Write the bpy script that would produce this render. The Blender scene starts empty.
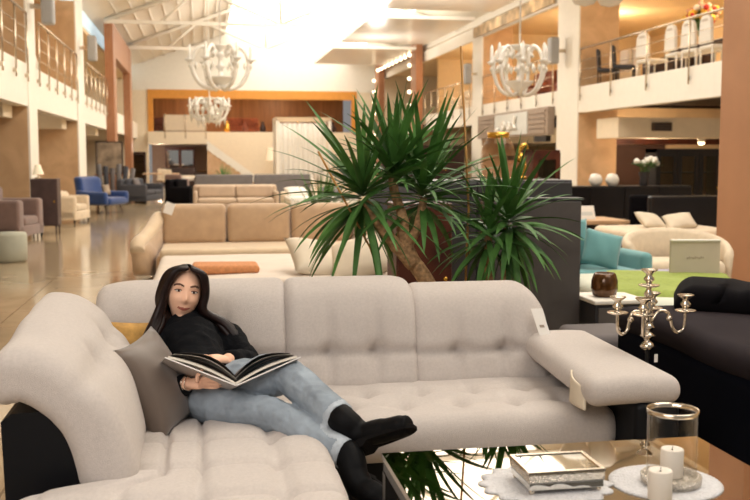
import bpy, bmesh, math, random
from mathutils import Vector, Matrix, noise
from math import sin, cos, pi, radians as R, exp, tan, atan2, sqrt
sc = bpy.context.scene
COL = sc.collection
random.seed(7)

# ------------------------------------------------------------------ materials
def lin(*c):
    return tuple((x/255/12.92) if x/255 <= .04045 else ((x/255+.055)/1.055)**2.4 for x in c) + (1,)

def mat(name, rgb, rough=.6, metal=0, var=.08, vscale=6, bump=0, bscale=60, spec=.5, emit=None, estr=0,
        trans=0, ior=1.45, sheen=0, coat=0, kind='noise'):
    m = bpy.data.materials.new(name); m.use_nodes = True
    nt = m.node_tree; n = nt.nodes; l = nt.links
    b = n['Principled BSDF']
    col = lin(*rgb)
    b.inputs['Base Color'].default_value = col
    b.inputs['Roughness'].default_value = rough
    b.inputs['Metallic'].default_value = metal
    b.inputs['Specular IOR Level'].default_value = spec
    b.inputs['IOR'].default_value = ior
    if trans: b.inputs['Transmission Weight'].default_value = trans
    if sheen: b.inputs['Sheen Weight'].default_value = sheen
    if coat: b.inputs['Coat Weight'].default_value = coat
    if emit:
        b.inputs['Emission Color'].default_value = lin(*emit)
        b.inputs['Emission Strength'].default_value = estr
    tc = n.new('ShaderNodeTexCoord')
    if var and not trans:
        t = n.new('ShaderNodeTexNoise'); t.inputs['Scale'].default_value = vscale; t.inputs['Detail'].default_value = 5
        l.new(tc.outputs['Object'], t.inputs['Vector'])
        r = n.new('ShaderNodeValToRGB')
        r.color_ramp.elements[0].position = .3; r.color_ramp.elements[1].position = .7
        r.color_ramp.elements[0].color = tuple(max(0, x*(1-var)) for x in col[:3]) + (1,)
        r.color_ramp.elements[1].color = tuple(min(1, x*(1+var)) for x in col[:3]) + (1,)
        l.new(t.outputs['Fac'], r.inputs['Fac']); l.new(r.outputs['Color'], b.inputs['Base Color'])
    if bump:
        if kind == 'voronoi':
            t = n.new('ShaderNodeTexVoronoi')
            t.inputs['Scale'].default_value = bscale; out = t.outputs['Distance']
        else:
            t = n.new('ShaderNodeTexNoise'); t.inputs['Scale'].default_value = bscale; t.inputs['Detail'].default_value = 3
            out = t.outputs['Fac']
        l.new(tc.outputs['Object'], t.inputs['Vector'])
        bp = n.new('ShaderNodeBump'); bp.inputs['Strength'].default_value = bump; bp.inputs['Distance'].default_value = .01
        l.new(out, bp.inputs['Height']); l.new(bp.outputs['Normal'], b.inputs['Normal'])
    return m

def wood(name, a, b_, scale=3, rough=.45, axis=(1, 8, 1)):
    m = mat(name, a, rough, var=0)
    nt = m.node_tree; n = nt.nodes; l = nt.links; b = n['Principled BSDF']
    tc = n['Texture Coordinate'] if 'Texture Coordinate' in n else n.new('ShaderNodeTexCoord')
    mp = n.new('ShaderNodeMapping'); mp.inputs['Scale'].default_value = axis
    t = n.new('ShaderNodeTexNoise'); t.inputs['Scale'].default_value = scale; t.inputs['Detail'].default_value = 6
    t.inputs['Distortion'].default_value = .6
    r = n.new('ShaderNodeValToRGB'); r.color_ramp.elements[0].color = lin(*a); r.color_ramp.elements[1].color = lin(*b_)
    r.color_ramp.elements[0].position = .3; r.color_ramp.elements[1].position = .7
    l.new(tc.outputs['Object'], mp.inputs['Vector']); l.new(mp.outputs['Vector'], t.inputs['Vector'])
    l.new(t.outputs['Fac'], r.inputs['Fac']); l.new(r.outputs['Color'], b.inputs['Base Color'])
    return m

def tilemat(name, a, b_, mortar, size, rough, coat=0, offset=0.0, bump=.1):
    m = mat(name, a, rough, var=0, spec=.5, coat=coat)
    nt = m.node_tree; n = nt.nodes; l = nt.links; b = n['Principled BSDF']
    tc = n.new('ShaderNodeTexCoord')
    t = n.new('ShaderNodeTexBrick'); t.offset = offset; t.squash = 1
    t.inputs['Scale'].default_value = 1; t.inputs['Brick Width'].default_value = size[0]; t.inputs['Row Height'].default_value = size[1]
    t.inputs['Mortar Size'].default_value = size[2]
    t.inputs['Color1'].default_value = lin(*a); t.inputs['Color2'].default_value = lin(*b_); t.inputs['Mortar'].default_value = lin(*mortar)
    l.new(tc.outputs['Object'], t.inputs['Vector'])
    nz = n.new('ShaderNodeTexNoise'); nz.inputs['Scale'].default_value = 1.7; nz.inputs['Detail'].default_value = 8; nz.inputs['Distortion'].default_value = 1
    l.new(tc.outputs['Object'], nz.inputs['Vector'])
    r = n.new('ShaderNodeValToRGB'); r.color_ramp.elements[0].color = (.82, .8, .77, 1); r.color_ramp.elements[1].color = (1, 1, 1, 1)
    r.color_ramp.elements[0].position = .35; r.color_ramp.elements[1].position = .65
    l.new(nz.outputs['Fac'], r.inputs['Fac'])
    mx = n.new('ShaderNodeMix'); mx.data_type = 'RGBA'; mx.blend_type = 'MULTIPLY'; mx.inputs['Factor'].default_value = 1
    l.new(t.outputs['Color'], mx.inputs['A']); l.new(r.outputs['Color'], mx.inputs['B'])
    l.new(mx.outputs['Result'], b.inputs['Base Color'])
    bp = n.new('ShaderNodeBump'); bp.inputs['Strength'].default_value = bump; bp.inputs['Distance'].default_value = .004; bp.invert = True
    l.new(t.outputs['Fac'], bp.inputs['Height']); l.new(bp.outputs['Normal'], b.inputs['Normal'])
    return m

def glassmat(name, rgb, rough=.02, alpha=.85, tint=(255, 255, 255)):
    """thin-walled glass: mostly clear, with a fresnel gloss"""
    m = bpy.data.materials.new(name); m.use_nodes = True
    nt = m.node_tree; n = nt.nodes; l = nt.links; n.clear()
    o = n.new('ShaderNodeOutputMaterial'); mx = n.new('ShaderNodeMixShader'); t = n.new('ShaderNodeBsdfTransparent')
    g = n.new('ShaderNodeBsdfGlossy'); lw = n.new('ShaderNodeLayerWeight'); lw.inputs['Blend'].default_value = .1
    t.inputs['Color'].default_value = lin(*tint); g.inputs['Color'].default_value = lin(*rgb); g.inputs['Roughness'].default_value = rough
    l.new(lw.outputs['Facing'], mx.inputs['Fac']); l.new(t.outputs[0], mx.inputs[1]); l.new(g.outputs[0], mx.inputs[2])
    l.new(mx.outputs[0], o.inputs['Surface'])
    return m

def M_(): pass
M = {}
M['sofa'] = mat('sofa_fabric', (201, 191, 184), .95, var=.05, vscale=90, bump=.32, bscale=400, kind='voronoi', spec=.2, sheen=.15)
M['black'] = mat('black_leatherette', (12, 13, 17), .5, var=.05, bump=.08, bscale=200, spec=.25)
M['taupe'] = mat('taupe_satin', (104, 90, 80), .42, var=.06, sheen=.4, bump=.05, bscale=300)
M['mustard'] = mat('mustard_fabric', (196, 150, 80), .8, var=.25, vscale=25)
M['skin'] = mat('skin', (242, 192, 162), .5, var=.04, vscale=12, spec=.35)
M['lips'] = mat('lips', (178, 100, 86), .4, var=.03)
M['brow'] = mat('brow', (96, 64, 50), .8, var=.05)
M['blush'] = mat('skin_warm', (218, 152, 122), .5, var=.04, spec=.35)
M['eyewhite'] = mat('eye_white', (225, 215, 208), .2, var=0)
M['iris'] = mat('iris', (44, 28, 20), .15, var=0)
M['hair'] = mat('dark_hair', (30, 16, 14), .42, var=.4, vscale=30, spec=.3)
M['knit'] = mat('black_knit', (11, 12, 16), .9, var=.1, bump=.3, bscale=150, spec=.2)
def denim():
    m = mat('denim', (146, 156, 166), .85, var=.2, vscale=9, bump=.25, bscale=280, spec=.2)
    return m
M['denim'] = denim()
M['hem'] = mat('denim_hem', (178, 186, 194), .9, var=.15, vscale=40, bump=.3, bscale=200)
M['boot'] = mat('boot_leather', (8, 8, 10), .6, var=.05, bump=.05, bscale=90, spec=.15)
M['sole'] = mat('boot_rubber', (20, 18, 18), .8, var=.1, spec=.1)
M['cover'] = mat('book_cover', (176, 168, 162), .5, var=.04)
M['coveredge'] = mat('book_board_edge', (226, 220, 214), .6, var=.03)
M['page'] = mat('book_page', (222, 214, 200), .6, var=.05)
M['photo'] = mat('book_dark_page', (74, 66, 60), .5, var=.8, vscale=14)
M['silver'] = mat('silver', (226, 214, 196), .16, 1, var=.05, vscale=20)
M['silverglit'] = mat('glitter_silver', (216, 208, 196), .25, 1, var=.4, vscale=260, bump=.6, bscale=260, kind='voronoi')
M['mirror'] = mat('mirror', (225, 222, 215), .03, 1, var=0)
M['bronze'] = mat('bronze_mirror_glass', (178, 165, 146), .015, 1, var=0)
M['tableframe'] = mat('table_frame', (22, 24, 28), .25, .6, var=.05)
M['glass'] = glassmat('clear_glass', (255, 255, 255))
M['glassg'] = glassmat('cabinet_glass', (255, 250, 240), tint=(225, 228, 222))
M['wax'] = mat('candle_wax', (228, 218, 205), .55, var=.04, spec=.4)
M['wick'] = mat('wick', (40, 34, 30), .9, var=0)
M['lace'] = mat('white_lace', (206, 204, 205), .8, var=.10, vscale=120, bump=.4, bscale=160, kind='voronoi')
M['leaf'] = mat('yucca_leaf', (72, 112, 52), .5, var=.4, vscale=7, spec=.28)
M['leafy'] = mat('bright_leaf', (84, 122, 56), .42, var=.3, vscale=9)
M['bark'] = mat('yucca_bark', (184, 144, 102), .85, var=.45, vscale=38, bump=1, bscale=45, kind='voronoi')
M['pot'] = mat('dark_pot', (40, 36, 36), .5, var=.1)
M['soil'] = mat('soil', (52, 38, 28), .95, var=.4, vscale=40, bump=.6, bscale=80)
M['bamboo'] = wood('bamboo', (196, 146, 76), (160, 112, 54), 6)
M['gold'] = mat('gold', (226, 178, 82), .25, 1, var=.08)
M['amber'] = mat('amber_ribbed_glass', (92, 58, 26), .12, .3, var=.25, vscale=12, spec=.8)
M['greyboard'] = wood('grey_oak', (92, 86, 82), (78, 72, 70), 5)
M['darkgrey'] = mat('dark_grey_lacquer', (56, 54, 56), .4, var=.08)
M['mahog'] = wood('mahogany', (96, 48, 32), (64, 30, 22), 4)
M['darkbrown'] = wood('dark_brown_lacquer', (84, 64, 60), (66, 50, 48), 4)
M['darkwood'] = wood('dark_wood', (58, 34, 26), (38, 22, 18), 4)
M['blackwood'] = wood('black_wood', (26, 21, 21), (18, 15, 16), 4, rough=.3)
M['midwood'] = wood('mid_wood', (172, 122, 88), (156, 106, 74), 3, axis=(8, 8, 1))
M['palewood'] = wood('pale_wood', (214, 178, 140), (196, 156, 118), 3)
M['cream'] = mat('cream_fabric', (222, 204, 178), .85, var=.06, vscale=14, sheen=.2)
M['beige'] = mat('beige_velvet', (188, 157, 124), .7, var=.08, vscale=8, sheen=.5)
M['beigeseat'] = mat('beige_seat', (214, 190, 158), .75, var=.06, sheen=.3)
M['ottoman'] = mat('pale_ottoman', (218, 204, 190), .85, var=.05)
M['couch'] = mat('greige_fabric', (196, 174, 152), .8, var=.06)
M['orange'] = mat('orange_wool', (206, 140, 92), .9, var=.15, vscale=40, bump=.4, bscale=120)
M['pillowcream'] = mat('pillow_cream', (218, 204, 182), .85, var=.06)
M['teal'] = mat('teal_velvet', (104, 158, 160), .75, var=.08, sheen=.4)
M['green'] = mat('lime_throw', (150, 164, 82), .9, var=.12, vscale=30, bump=.3, bscale=120)
M['sheet'] = mat('pale_sheet', (214, 216, 200), .85, var=.05)
M['lilac'] = mat('lilac_sheet', (170, 164, 184), .85, var=.05)
M['navy'] = mat('navy_fabric', (10, 12, 21), .9, var=.1, spec=.08)
M['mauve'] = mat('navy_lit_top', (44, 38, 41), .9, var=.08, spec=.1)  # lit tone of the navy sofa's top, put into the colour
M['blackfab'] = mat('black_fabric', (17, 15, 18), .9, var=.1, spec=.1)
M['greycush'] = mat('grey_cushion', (108, 101, 100), .85, var=.06)
M['mauvechair'] = mat('mauve_armchair', (128, 104, 96), .8, var=.08, sheen=.3)
M['sage'] = mat('sage_pouf', (176, 176, 160), .8, var=.06)
M['blue'] = mat('blue_velvet', (34, 66, 126), .75, var=.12, sheen=.4)
M['grey'] = mat('grey_fabric', (112, 108, 108), .85, var=.08)
M['charcoal'] = mat('charcoal_fabric', (66, 66, 72), .85, var=.08)
M['whitecloth'] = mat('white_cloth', (232, 226, 216), .85, var=.04)
M['white'] = mat('white_paint', (236, 230, 218), .6, var=.02)
M['whitegloss'] = mat('white_gloss', (238, 234, 226), .25, var=.02)
M['wallwarm'] = mat('warm_plaster', (232, 208, 170), .8, var=.03)
M['wallcream'] = mat('cream_plaster', (236, 220, 194), .8, var=.03)
M['column'] = tilemat('column_stone', (214, 178, 138), (204, 166, 128), (196, 160, 122), (3, 1.4, .004), .55)
M['wallmauve'] = mat('mauve_plaster', (176, 152, 138), .8, var=.05)
M['orangetrim'] = mat('orange_trim', (214, 146, 62), .6, var=.05)
M['slat'] = wood('dark_slats', (44, 34, 32), (28, 22, 22), 3)
M['brick'] = tilemat('brown_brick', (140, 90, 64), (108, 68, 52), (70, 48, 40), (.4, .13, .014), .8, offset=.5, bump=.5)
M['pillar'] = mat('terracotta_pillar', (186, 138, 104), .6, var=.05, vscale=2)
M['floor'] = tilemat('floor_tile', (188, 168, 139), (180, 159, 130), (144, 124, 98), (.9, .9, .006), .11)
M['steel'] = mat('steel', (204, 190, 170), .25, 1, var=.05)
M['iron'] = mat('black_iron', (34, 32, 32), .5, .5, var=.05)
M['speaker'] = mat('speaker_grey', (164, 162, 160), .6, var=.04)
M['skyglass'] = mat('lit_skylight', (250, 248, 242), .5, var=0, emit=(255, 249, 238), estr=3.2)
M['bulb'] = mat('lit_bulb', (255, 240, 210), .4, var=0, emit=(255, 232, 196), estr=5)
M['spot'] = mat('spot_lens', (255, 240, 210), .4, var=0, emit=(255, 220, 165), estr=10)
M['bluesky'] = mat('sky_pane', (190, 214, 226), .3, var=.05, emit=(190, 218, 230), estr=.75)
M['shade'] = mat('lamp_shade', (240, 228, 206), .8, var=.03, emit=(255, 226, 180), estr=.35)
M['paper'] = mat('white_card', (236, 230, 222), .6, var=.02)
M['board'] = mat('cream_board', (196, 182, 164), .5, var=.03)
M['print'] = mat('grey_print', (160, 144, 128), .6, var=.05)
M['signgrey'] = mat('sign_slats', (156, 138, 122), .6, var=.08)
M['signpanel'] = mat('sign_panel', (206, 208, 204), .4, var=.04)
M['redfab'] = mat('rust_fabric', (132, 74, 54), .8, var=.3, vscale=9)
M['banner'] = mat('banner', (226, 168, 132), .6, var=.9, vscale=1.4)
M['yellow'] = mat('mustard_panel', (206, 150, 44), .6, var=.05)
M['paint'] = mat('painting', (150, 132, 112), .6, var=.6, vscale=3)
M['vent'] = mat('vent', (92, 70, 54), .6, var=.1)
M['crystal'] = mat('crystal', (240, 234, 224), .08, .25, var=.2, vscale=60, spec=1)
M['fred'] = mat('red_petal', (206, 62, 52), .7, var=.1)
M['fyel'] = mat('yellow_petal', (236, 190, 72), .7, var=.1)
M['fpink'] = mat('peach_petal', (238, 190, 160), .7, var=.1)
M['fwhite'] = mat('white_petal', (232, 226, 214), .7, var=.1)
M['vaseglass'] = glassmat('pale_glass', (255, 246, 238), rough=.06, tint=(246, 240, 236))

# ------------------------------------------------------------------ mesh helper
class MB:
    def __init__(s):
        s.bm = bmesh.new(); s.mi = 0
    def _add(s, vs, fs, smooth=True):
        bv = [s.bm.verts.new(v) for v in vs]
        for f in fs:
            try:
                q = s.bm.faces.new([bv[i] for i in f]); q.smooth = smooth; q.material_index = s.mi
            except ValueError: pass
        return s
    def box(s, x0, y0, z0, x1, y1, z1, b=0):
        if x1 < x0: x0, x1 = x1, x0
        if y1 < y0: y0, y1 = y1, y0
        if z1 < z0: z0, z1 = z1, z0
        if b:
            return s.rbox((x0+x1)/2, (y0+y1)/2, (z0+z1)/2, x1-x0, y1-y0, z1-z0, b, seg=1, k=1)
        v = [(x0,y0,z0),(x1,y0,z0),(x1,y1,z0),(x0,y1,z0),(x0,y0,z1),(x1,y0,z1),(x1,y1,z1),(x0,y1,z1)]
        return s._add(v, [(0,3,2,1),(4,5,6,7),(0,1,5,4),(1,2,6,5),(2,3,7,6),(3,0,4,7)], False)
    def rbox(s, cx, cy, cz, sx, sy, sz, r, seg=4, k=3, fn=None, step=None):
        h = (sx/2, sy/2, sz/2); r = min(r, min(h)*.999)
        ax = []
        for q in h:
            inn = q - r
            a = [-(inn + r*tan(pi/4*i/k)) for i in range(k, -1, -1)]
            ns = seg if step is None else max(1, int(2*inn/step))
            if inn > 1e-4:
                a += [-inn + 2*inn*i/ns for i in range(1, ns)] + [inn]
            a += [inn + r*tan(pi/4*i/k) for i in range(1, k+1)]
            o = [a[0]]
            for t in a[1:]:
                if t - o[-1] > 1e-6: o.append(t)
            ax.append(o)
        vid = {}; vs = []
        def key(i, j, l):
            t = (i, j, l)
            if t not in vid:
                p = Vector((ax[0][i], ax[1][j], ax[2][l]))
                q = Vector([max(-(h[d]-r), min(h[d]-r, p[d])) for d in range(3)])
                d = p - q
                if d.length > 1e-9: p = q + d.normalized()*r
                if fn: p = Vector(fn(p))
                vid[t] = len(vs); vs.append((p.x+cx, p.y+cy, p.z+cz))
            return vid[t]
        n = [len(a)-1 for a in ax]; fs = []
        for i in range(n[0]):
            for j in range(n[1]):
                fs.append((key(i,j,0), key(i,j+1,0), key(i+1,j+1,0), key(i+1,j,0)))
                fs.append((key(i,j,n[2]), key(i+1,j,n[2]), key(i+1,j+1,n[2]), key(i,j+1,n[2])))
        for i in range(n[0]):
            for l in range(n[2]):
                fs.append((key(i,0,l), key(i+1,0,l), key(i+1,0,l+1), key(i,0,l+1)))
                fs.append((key(i,n[1],l), key(i,n[1],l+1), key(i+1,n[1],l+1), key(i+1,n[1],l)))
        for j in range(n[1]):
            for l in range(n[2]):
                fs.append((key(0,j,l), key(0,j,l+1), key(0,j+1,l+1), key(0,j+1,l)))
                fs.append((key(n[0],j,l), key(n[0],j+1,l), key(n[0],j+1,l+1), key(n[0],j,l+1)))
        return s._add(vs, fs, k > 1)
    def lathe(s, prof, cx=0, cy=0, cz=0, n=24, cap=True, smooth=True):
        vs = []; fs = []; m = len(prof)
        for r, z in prof:
            for i in range(n):
                a = 2*pi*i/n; vs.append((cx+r*cos(a), cy+r*sin(a), cz+z))
        for j in range(m-1):
            for i in range(n):
                k = (i+1) % n
                fs.append((j*n+i, j*n+k, (j+1)*n+k, (j+1)*n+i))
        if cap:
            if prof[0][0] > 1e-4: fs.append(tuple(range(n-1, -1, -1)))
            if prof[-1][0] > 1e-4: fs.append(tuple((m-1)*n+i for i in range(n)))
        return s._add(vs, fs, smooth)
    def cyl(s, cx, cy, z0, z1, r, n=16, r2=None):
        r2 = r if r2 is None else r2
        return s.lathe([(r, z0), (r2, z1)], cx, cy, 0, n, True, True)
    def tube(s, pts, rad, n=8, cap=True, flat=1.0, up=None):
        pts = [Vector(p) for p in pts]
        rads = rad if isinstance(rad, (list, tuple)) else [rad]*len(pts)
        vs = []; fs = []; prev = None
        for i, p in enumerate(pts):
            a = pts[max(0, i-1)]; b = pts[min(len(pts)-1, i+1)]
            t = (b-a)
            t = t.normalized() if t.length > 1e-9 else Vector((0, 0, 1))
            if prev is None:
                u = Vector(up) if up else (Vector((0, 0, 1)) if abs(t.z) < .9 else Vector((1, 0, 0)))
            else: u = prev
            u = (u - t*u.dot(t))
            u = u.normalized() if u.length > 1e-6 else t.orthogonal().normalized()
            prev = u; w = t.cross(u)
            for k in range(n):
                g = 2*pi*k/n
                vs.append(p + u*(cos(g)*rads[i]*flat) + w*(sin(g)*rads[i]))
        for j in range(len(pts)-1):
            for k in range(n):
                q = (k+1) % n
                fs.append((j*n+k, j*n+q, (j+1)*n+q, (j+1)*n+k))
        if cap:
            fs.append(tuple(range(n-1, -1, -1))); fs.append(tuple((len(pts)-1)*n+k for k in range(n)))
        return s._add([tuple(v) for v in vs], fs)
    def sph(s, cx, cy, cz, rx, ry=None, rz=None, n=12, m=8):
        ry = rx if ry is None else ry; rz = rx if rz is None else rz
        vs = [(cx, cy, cz-rz)]; fs = []
        for j in range(1, m):
            t = -pi/2 + pi*j/m
            for i in range(n):
                a = 2*pi*i/n; vs.append((cx+rx*cos(t)*cos(a), cy+ry*cos(t)*sin(a), cz+rz*sin(t)))
        vs.append((cx, cy, cz+rz)); L = len(vs)-1
        for i in range(n):
            k = (i+1) % n
            fs.append((0, 1+k, 1+i)); fs.append((L, 1+(m-2)*n+i, 1+(m-2)*n+k))
            for j in range(m-2): fs.append((1+j*n+i, 1+j*n+k, 1+(j+1)*n+k, 1+(j+1)*n+i))
        return s._add(vs, fs)
    def prism(s, poly, axis, a0, a1, smooth=False):
        """poly: 2-D outline in the two axes other than `axis`"""
        n = len(poly); vs = []
        for a in (a0, a1):
            for p in poly:
                vs.append({'x': (a, p[0], p[1]), 'y': (p[0], a, p[1]), 'z': (p[0], p[1], a)}[axis])
        fs = [tuple(range(n-1, -1, -1)), tuple(range(n, 2*n))]
        for i in range(n):
            k = (i+1) % n; fs.append((i, k, n+k, n+i))
        return s._add(vs, fs, smooth)
    def grid(s, nu, nv, fn, closed=False):
        vs = [tuple(fn(i/nu, j/nv)) for j in range(nv+1) for i in range(nu+1)]
        fs = [(j*(nu+1)+i, j*(nu+1)+i+1, (j+1)*(nu+1)+i+1, (j+1)*(nu+1)+i) for j in range(nv) for i in range(nu)]
        return s._add(vs, fs)
    def pillow(s, w, h, t, n=14, sag=.05):
        """cushion in the local XZ plane, thickness on Y"""
        for sg in (-1, 1):
            def f(a, b):
                u = 2*a-1; v = 2*b-1
                k = max(0, (1-u**2)*(1-v**2))**.42
                x = u*w/2*(1 - sag*(1-v*v)*abs(u)); z = v*h/2*(1 - sag*(1-u*u)*abs(v))
                wob = .004*sin(7*u+3*v)
                return (x, sg*t/2*k + wob*k, z)
            s.grid(n, n, f)
        bmesh.ops.remove_doubles(s.bm, verts=s.bm.verts, dist=1e-4)
        return s
    def xf(s, mtx):
        bmesh.ops.transform(s.bm, matrix=mtx, verts=s.bm.verts); return s
    def warp(s, fn):
        for v in s.bm.verts: v.co = fn(v.co)
        return s
    def build(s, name, mats, parent=None, loc=None, rot=None, solid=0):
        bmesh.ops.recalc_face_normals(s.bm, faces=s.bm.faces)
        me = bpy.data.meshes.new(name); s.bm.to_mesh(me); s.bm.free()
        for m in (mats if isinstance(mats, (list, tuple)) else [mats]):
            me.materials.append(M[m] if isinstance(m, str) else m)
        o = bpy.data.objects.new(name, me); COL.objects.link(o)
        if parent: o.parent = parent
        if loc: o.location = loc
        if rot: o.rotation_euler = rot
        if solid:
            md = o.modifiers.new('solid', 'SOLIDIFY'); md.thickness = solid; md.offset = 0
        return o

def sst(t): t = max(0, min(1, t)); return t*t*(3-2*t)
def tag(o, label, cat, group=None, kind=None):
    o['label'] = label; o['category'] = cat
    if group: o['group'] = group
    if kind: o['kind'] = kind
    return o
def thing(name, label, cat, loc=(0, 0, 0), rz=0, group=None):
    o = bpy.data.objects.new(name, None); COL.objects.link(o); o.empty_display_size = .1
    o.location = loc; o.rotation_euler = (0, 0, rz)
    return tag(o, label, cat, group)
def struct(name, mb, m):
    o = mb.build(name, m); o['kind'] = 'structure'; return o
def copy_thing(src, loc, rz, label, group=None):
    r = src.copy(); COL.objects.link(r); r.location = loc; r.rotation_euler = (0, 0, rz); r['label'] = label
    if group: r['group'] = group
    for ch in list(src.children):
        c = ch.copy(); COL.objects.link(c); c.parent = r
        for g in list(ch.children):
            d = g.copy(); COL.objects.link(d); d.parent = c
    return r
def catmull(pts, k=6):
    P = [Vector(p) for p in pts]; P = [P[0]*2-P[1]] + P + [P[-1]*2-P[-2]]; out = []
    for i in range(1, len(P)-2):
        a, b, c, d = P[i-1:i+3]
        for j in range(k):
            t = j/k
            out.append(.5*((2*b) + (c-a)*t + (2*a-5*b+4*c-d)*t*t + (3*b-a-3*c+d)*t**3))
    out.append(P[-2]); return out
# ------------------------------------------------------------------ camera, world
H = 1.50; F = 980.0
cam = bpy.data.cameras.new('camera'); cam.sensor_width = 36; cam.lens = F*36/750
cam.dof.use_dof = True; cam.dof.focus_distance = 4.1; cam.dof.aperture_fstop = 4.2
cam.clip_end = 200
co = bpy.data.objects.new('camera', cam); COL.objects.link(co); sc.camera = co
th = math.atan(93/F); yw = math.atan(175/F*cos(th))
co.location = (0, 0, H); co.rotation_euler = (pi/2-th, 0, -yw)
w = bpy.data.worlds.new('world'); sc.world = w; w.use_nodes = True
w.node_tree.nodes['Background'].inputs['Color'].default_value = (1.0, .97, .94, 1)
w.node_tree.nodes['Background'].inputs['Strength'].default_value = .24
vs_ = sc.view_settings; vs_.view_transform = 'Standard'; vs_.look = 'None'; vs_.gamma = 1; vs_.exposure = 0.0
vs_.use_curve_mapping = False

def lamp(name, kind, loc, power, col=(1, .85, .66), size=.3, rot=None, spot=None):
    d = bpy.data.lights.new(name, kind); d.energy = power; d.color = col
    if kind == 'AREA': d.shape = 'RECTANGLE'; d.size = size[0]; d.size_y = size[1]
    else: d.shadow_soft_size = size
    if spot: d.spot_size = spot; d.spot_blend = .6
    o = bpy.data.objects.new(name, d); COL.objects.link(o); o.location = loc
    if rot: o.rotation_euler = rot
    return o

# ------------------------------------------------------------------ the hall
XL, XR, YE = -3.5, 10.3, 58.0
struct('floor', MB().box(-12, -4, -.2, 22, YE+6, 0), 'floor')
# side walls of the galleries
struct('wall_left', MB().box(-9.2, -4, 0, -9, YE+6, 10), 'wallwarm')
struct('wall_right', MB().box(18, -4, 0, 18.2, YE+6, 10), 'wallwarm')
# end wall with the wide upper opening and the recess under it
e = MB()
e.box(-9, YE, 5.35, 18, YE+.3, 14)
e.box(-9, YE, 0, -2.9, YE+.3, 5.35); e.box(9.2, YE, 0, 18, YE+.3, 5.35)
e.box(.6, YE, 0, 9.2, YE+.3, 2.95)
struct('wall_back', e, 'wallcream')
struct('trim_1', MB().box(-2.9, YE-.08, 4.85, 9.2, YE+.2, 5.35).box(-2.9, YE-.08, 2.9, -2.6, YE+.2, 4.85).box(8.9, YE-.08, 2.9, 9.2, YE+.2, 4.85), 'orangetrim')
struct('slab_back', MB().box(-2.9, YE-.5, 2.25, .6, YE+5.7, 2.95), 'wallcream')
struct('wall_recess', MB().box(-2.9, YE+4, 0, .6, YE+4.2, 2.25), 'wallmauve')
struct('wall_upstairs', MB().box(-2.9, YE+5.6, 2.9, 9.2, YE+5.8, 6), wood('walnut_panelling', (150, 104, 64), (118, 78, 46), 1, axis=(6, 6, .3)))
struct('slab_upper', MB().box(.6, YE+.3, 2.6, 9.2, YE+5.7, 2.9), 'wallcream')
struct('ceiling_upstairs', MB().box(-2.9, YE+.3, 5.3, 9.2, YE+5.7, 5.5), 'wallwarm')
# galleries: slabs, parapet fascias, soffit slats, upper ceilings
for s_, x0, x1 in (('left', XL, -9), ('right', XR, 18)):
    pass
lb = [(12, 21.5), (22.6, 29.9), (31.7, 39), (42, 48), (52, YE)]
rb = [(17.3, 25.9), (27.5, 35.3), (36.6, 44.7), (46.2, 53.8)]
struct('slab_left', MB().box(-9, 10, 3.05, XL-.25, YE, 3.4), 'wallcream')
struct('slab_right', MB().box(XR+.25, 17.3, 3.05, 18, YE, 3.4), 'wallcream')
for i, (a, b) in enumerate(lb):
    struct('fascia_left', MB().box(XL-.25, a, 2.55, XL, b, 3.42), 'white')
    struct('soffit_left', MB().box(-8.9, a+.1, 2.95, XL-.26, b-.1, 3.04), 'slat')
    struct('beam_left', MB().box(-8.9, b-1.1, 2.3, XL-.3, b-.1, 2.94), 'wallcream')
for i, (a, b) in enumerate(rb):
    struct('fascia_right', MB().box(XR, a, 2.72, XR+.25, b, 3.42), 'white')
    struct('soffit_right', MB().box(XR+.26, a+.1, 2.95, 17.9, b-.1, 3.04), 'slat')
    struct('beam_right', MB().box(XR+.3, b-2.0, 2.0, 17.9, b-.6, 2.52), 'wallcream')
# stone fins and columns that carry them
for y0, y1, xx in ((21.5, 22.55, -6.6), (29.95, 31.7, -4.7)):
    struct('column_left', MB().box(xx, y0, 0, XL-.02, y1, 6.0), 'column')
    struct('column_left_edge', MB().box(XL-.02, y0, 0, XL+.02, y1, 7.0), 'white')
for y0, y1 in ((25.9, 27.5), (35.3, 36.6)):
    struct('column_right', MB().box(XR+.02, y0, 0, XR+1.15, y1, 6.4), 'column')
    struct('column_right_lit_face', MB().box(XR-.02, y0, 0, XR+.02, y1, 6.4), 'white')  # hall-side face of the stone, its bright lighting put in as white
struct('column_front', MB().box(6.21, 10.25, 0, 7.0, 11.05, 7.5), 'pillar')
struct('ceiling_left', MB().box(-9, 10, 5.95, XL-.5, YE, 6.1), 'wallwarm')
struct('ceiling_right', MB().box(XR+.2, 10, 6.3, 18, YE, 6.45), 'wallwarm')
# upper cross walls inside the galleries
for y in (27.7, 40.5):
    struct('wall_gallery_left', MB().box(-9, y, 3.4, -4.9, y+.2, 5.95), 'wallwarm')
for y in (37.5, 47.5):
    struct('wall_gallery_right', MB().box(XR+1.3, y, 3.4, 18, y+.2, 6.3), 'wallwarm')
# ground floor cross walls under the right gallery
struct('wall_under_gallery', MB().box(10.95, 27.6, 0, 18, 27.8, 2.95), 'wallwarm')
struct('wall_brick', MB().box(11.3, 27.3, 0, 13.6, 27.55, 1.86), 'brick')
struct('trim_2', MB().box(11.2, 27.2, 1.87, 17.9, 27.5, 2.05), 'mahog')
struct('wall_under_gallery_left', MB().box(-9, 31.75, 0, -4.75, 31.9, 2.9), 'wallcream')
struct('wall_under_gallery_right', MB().box(11, 45, 0, 18, 45.2, 2.9), 'wallwarm')
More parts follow.
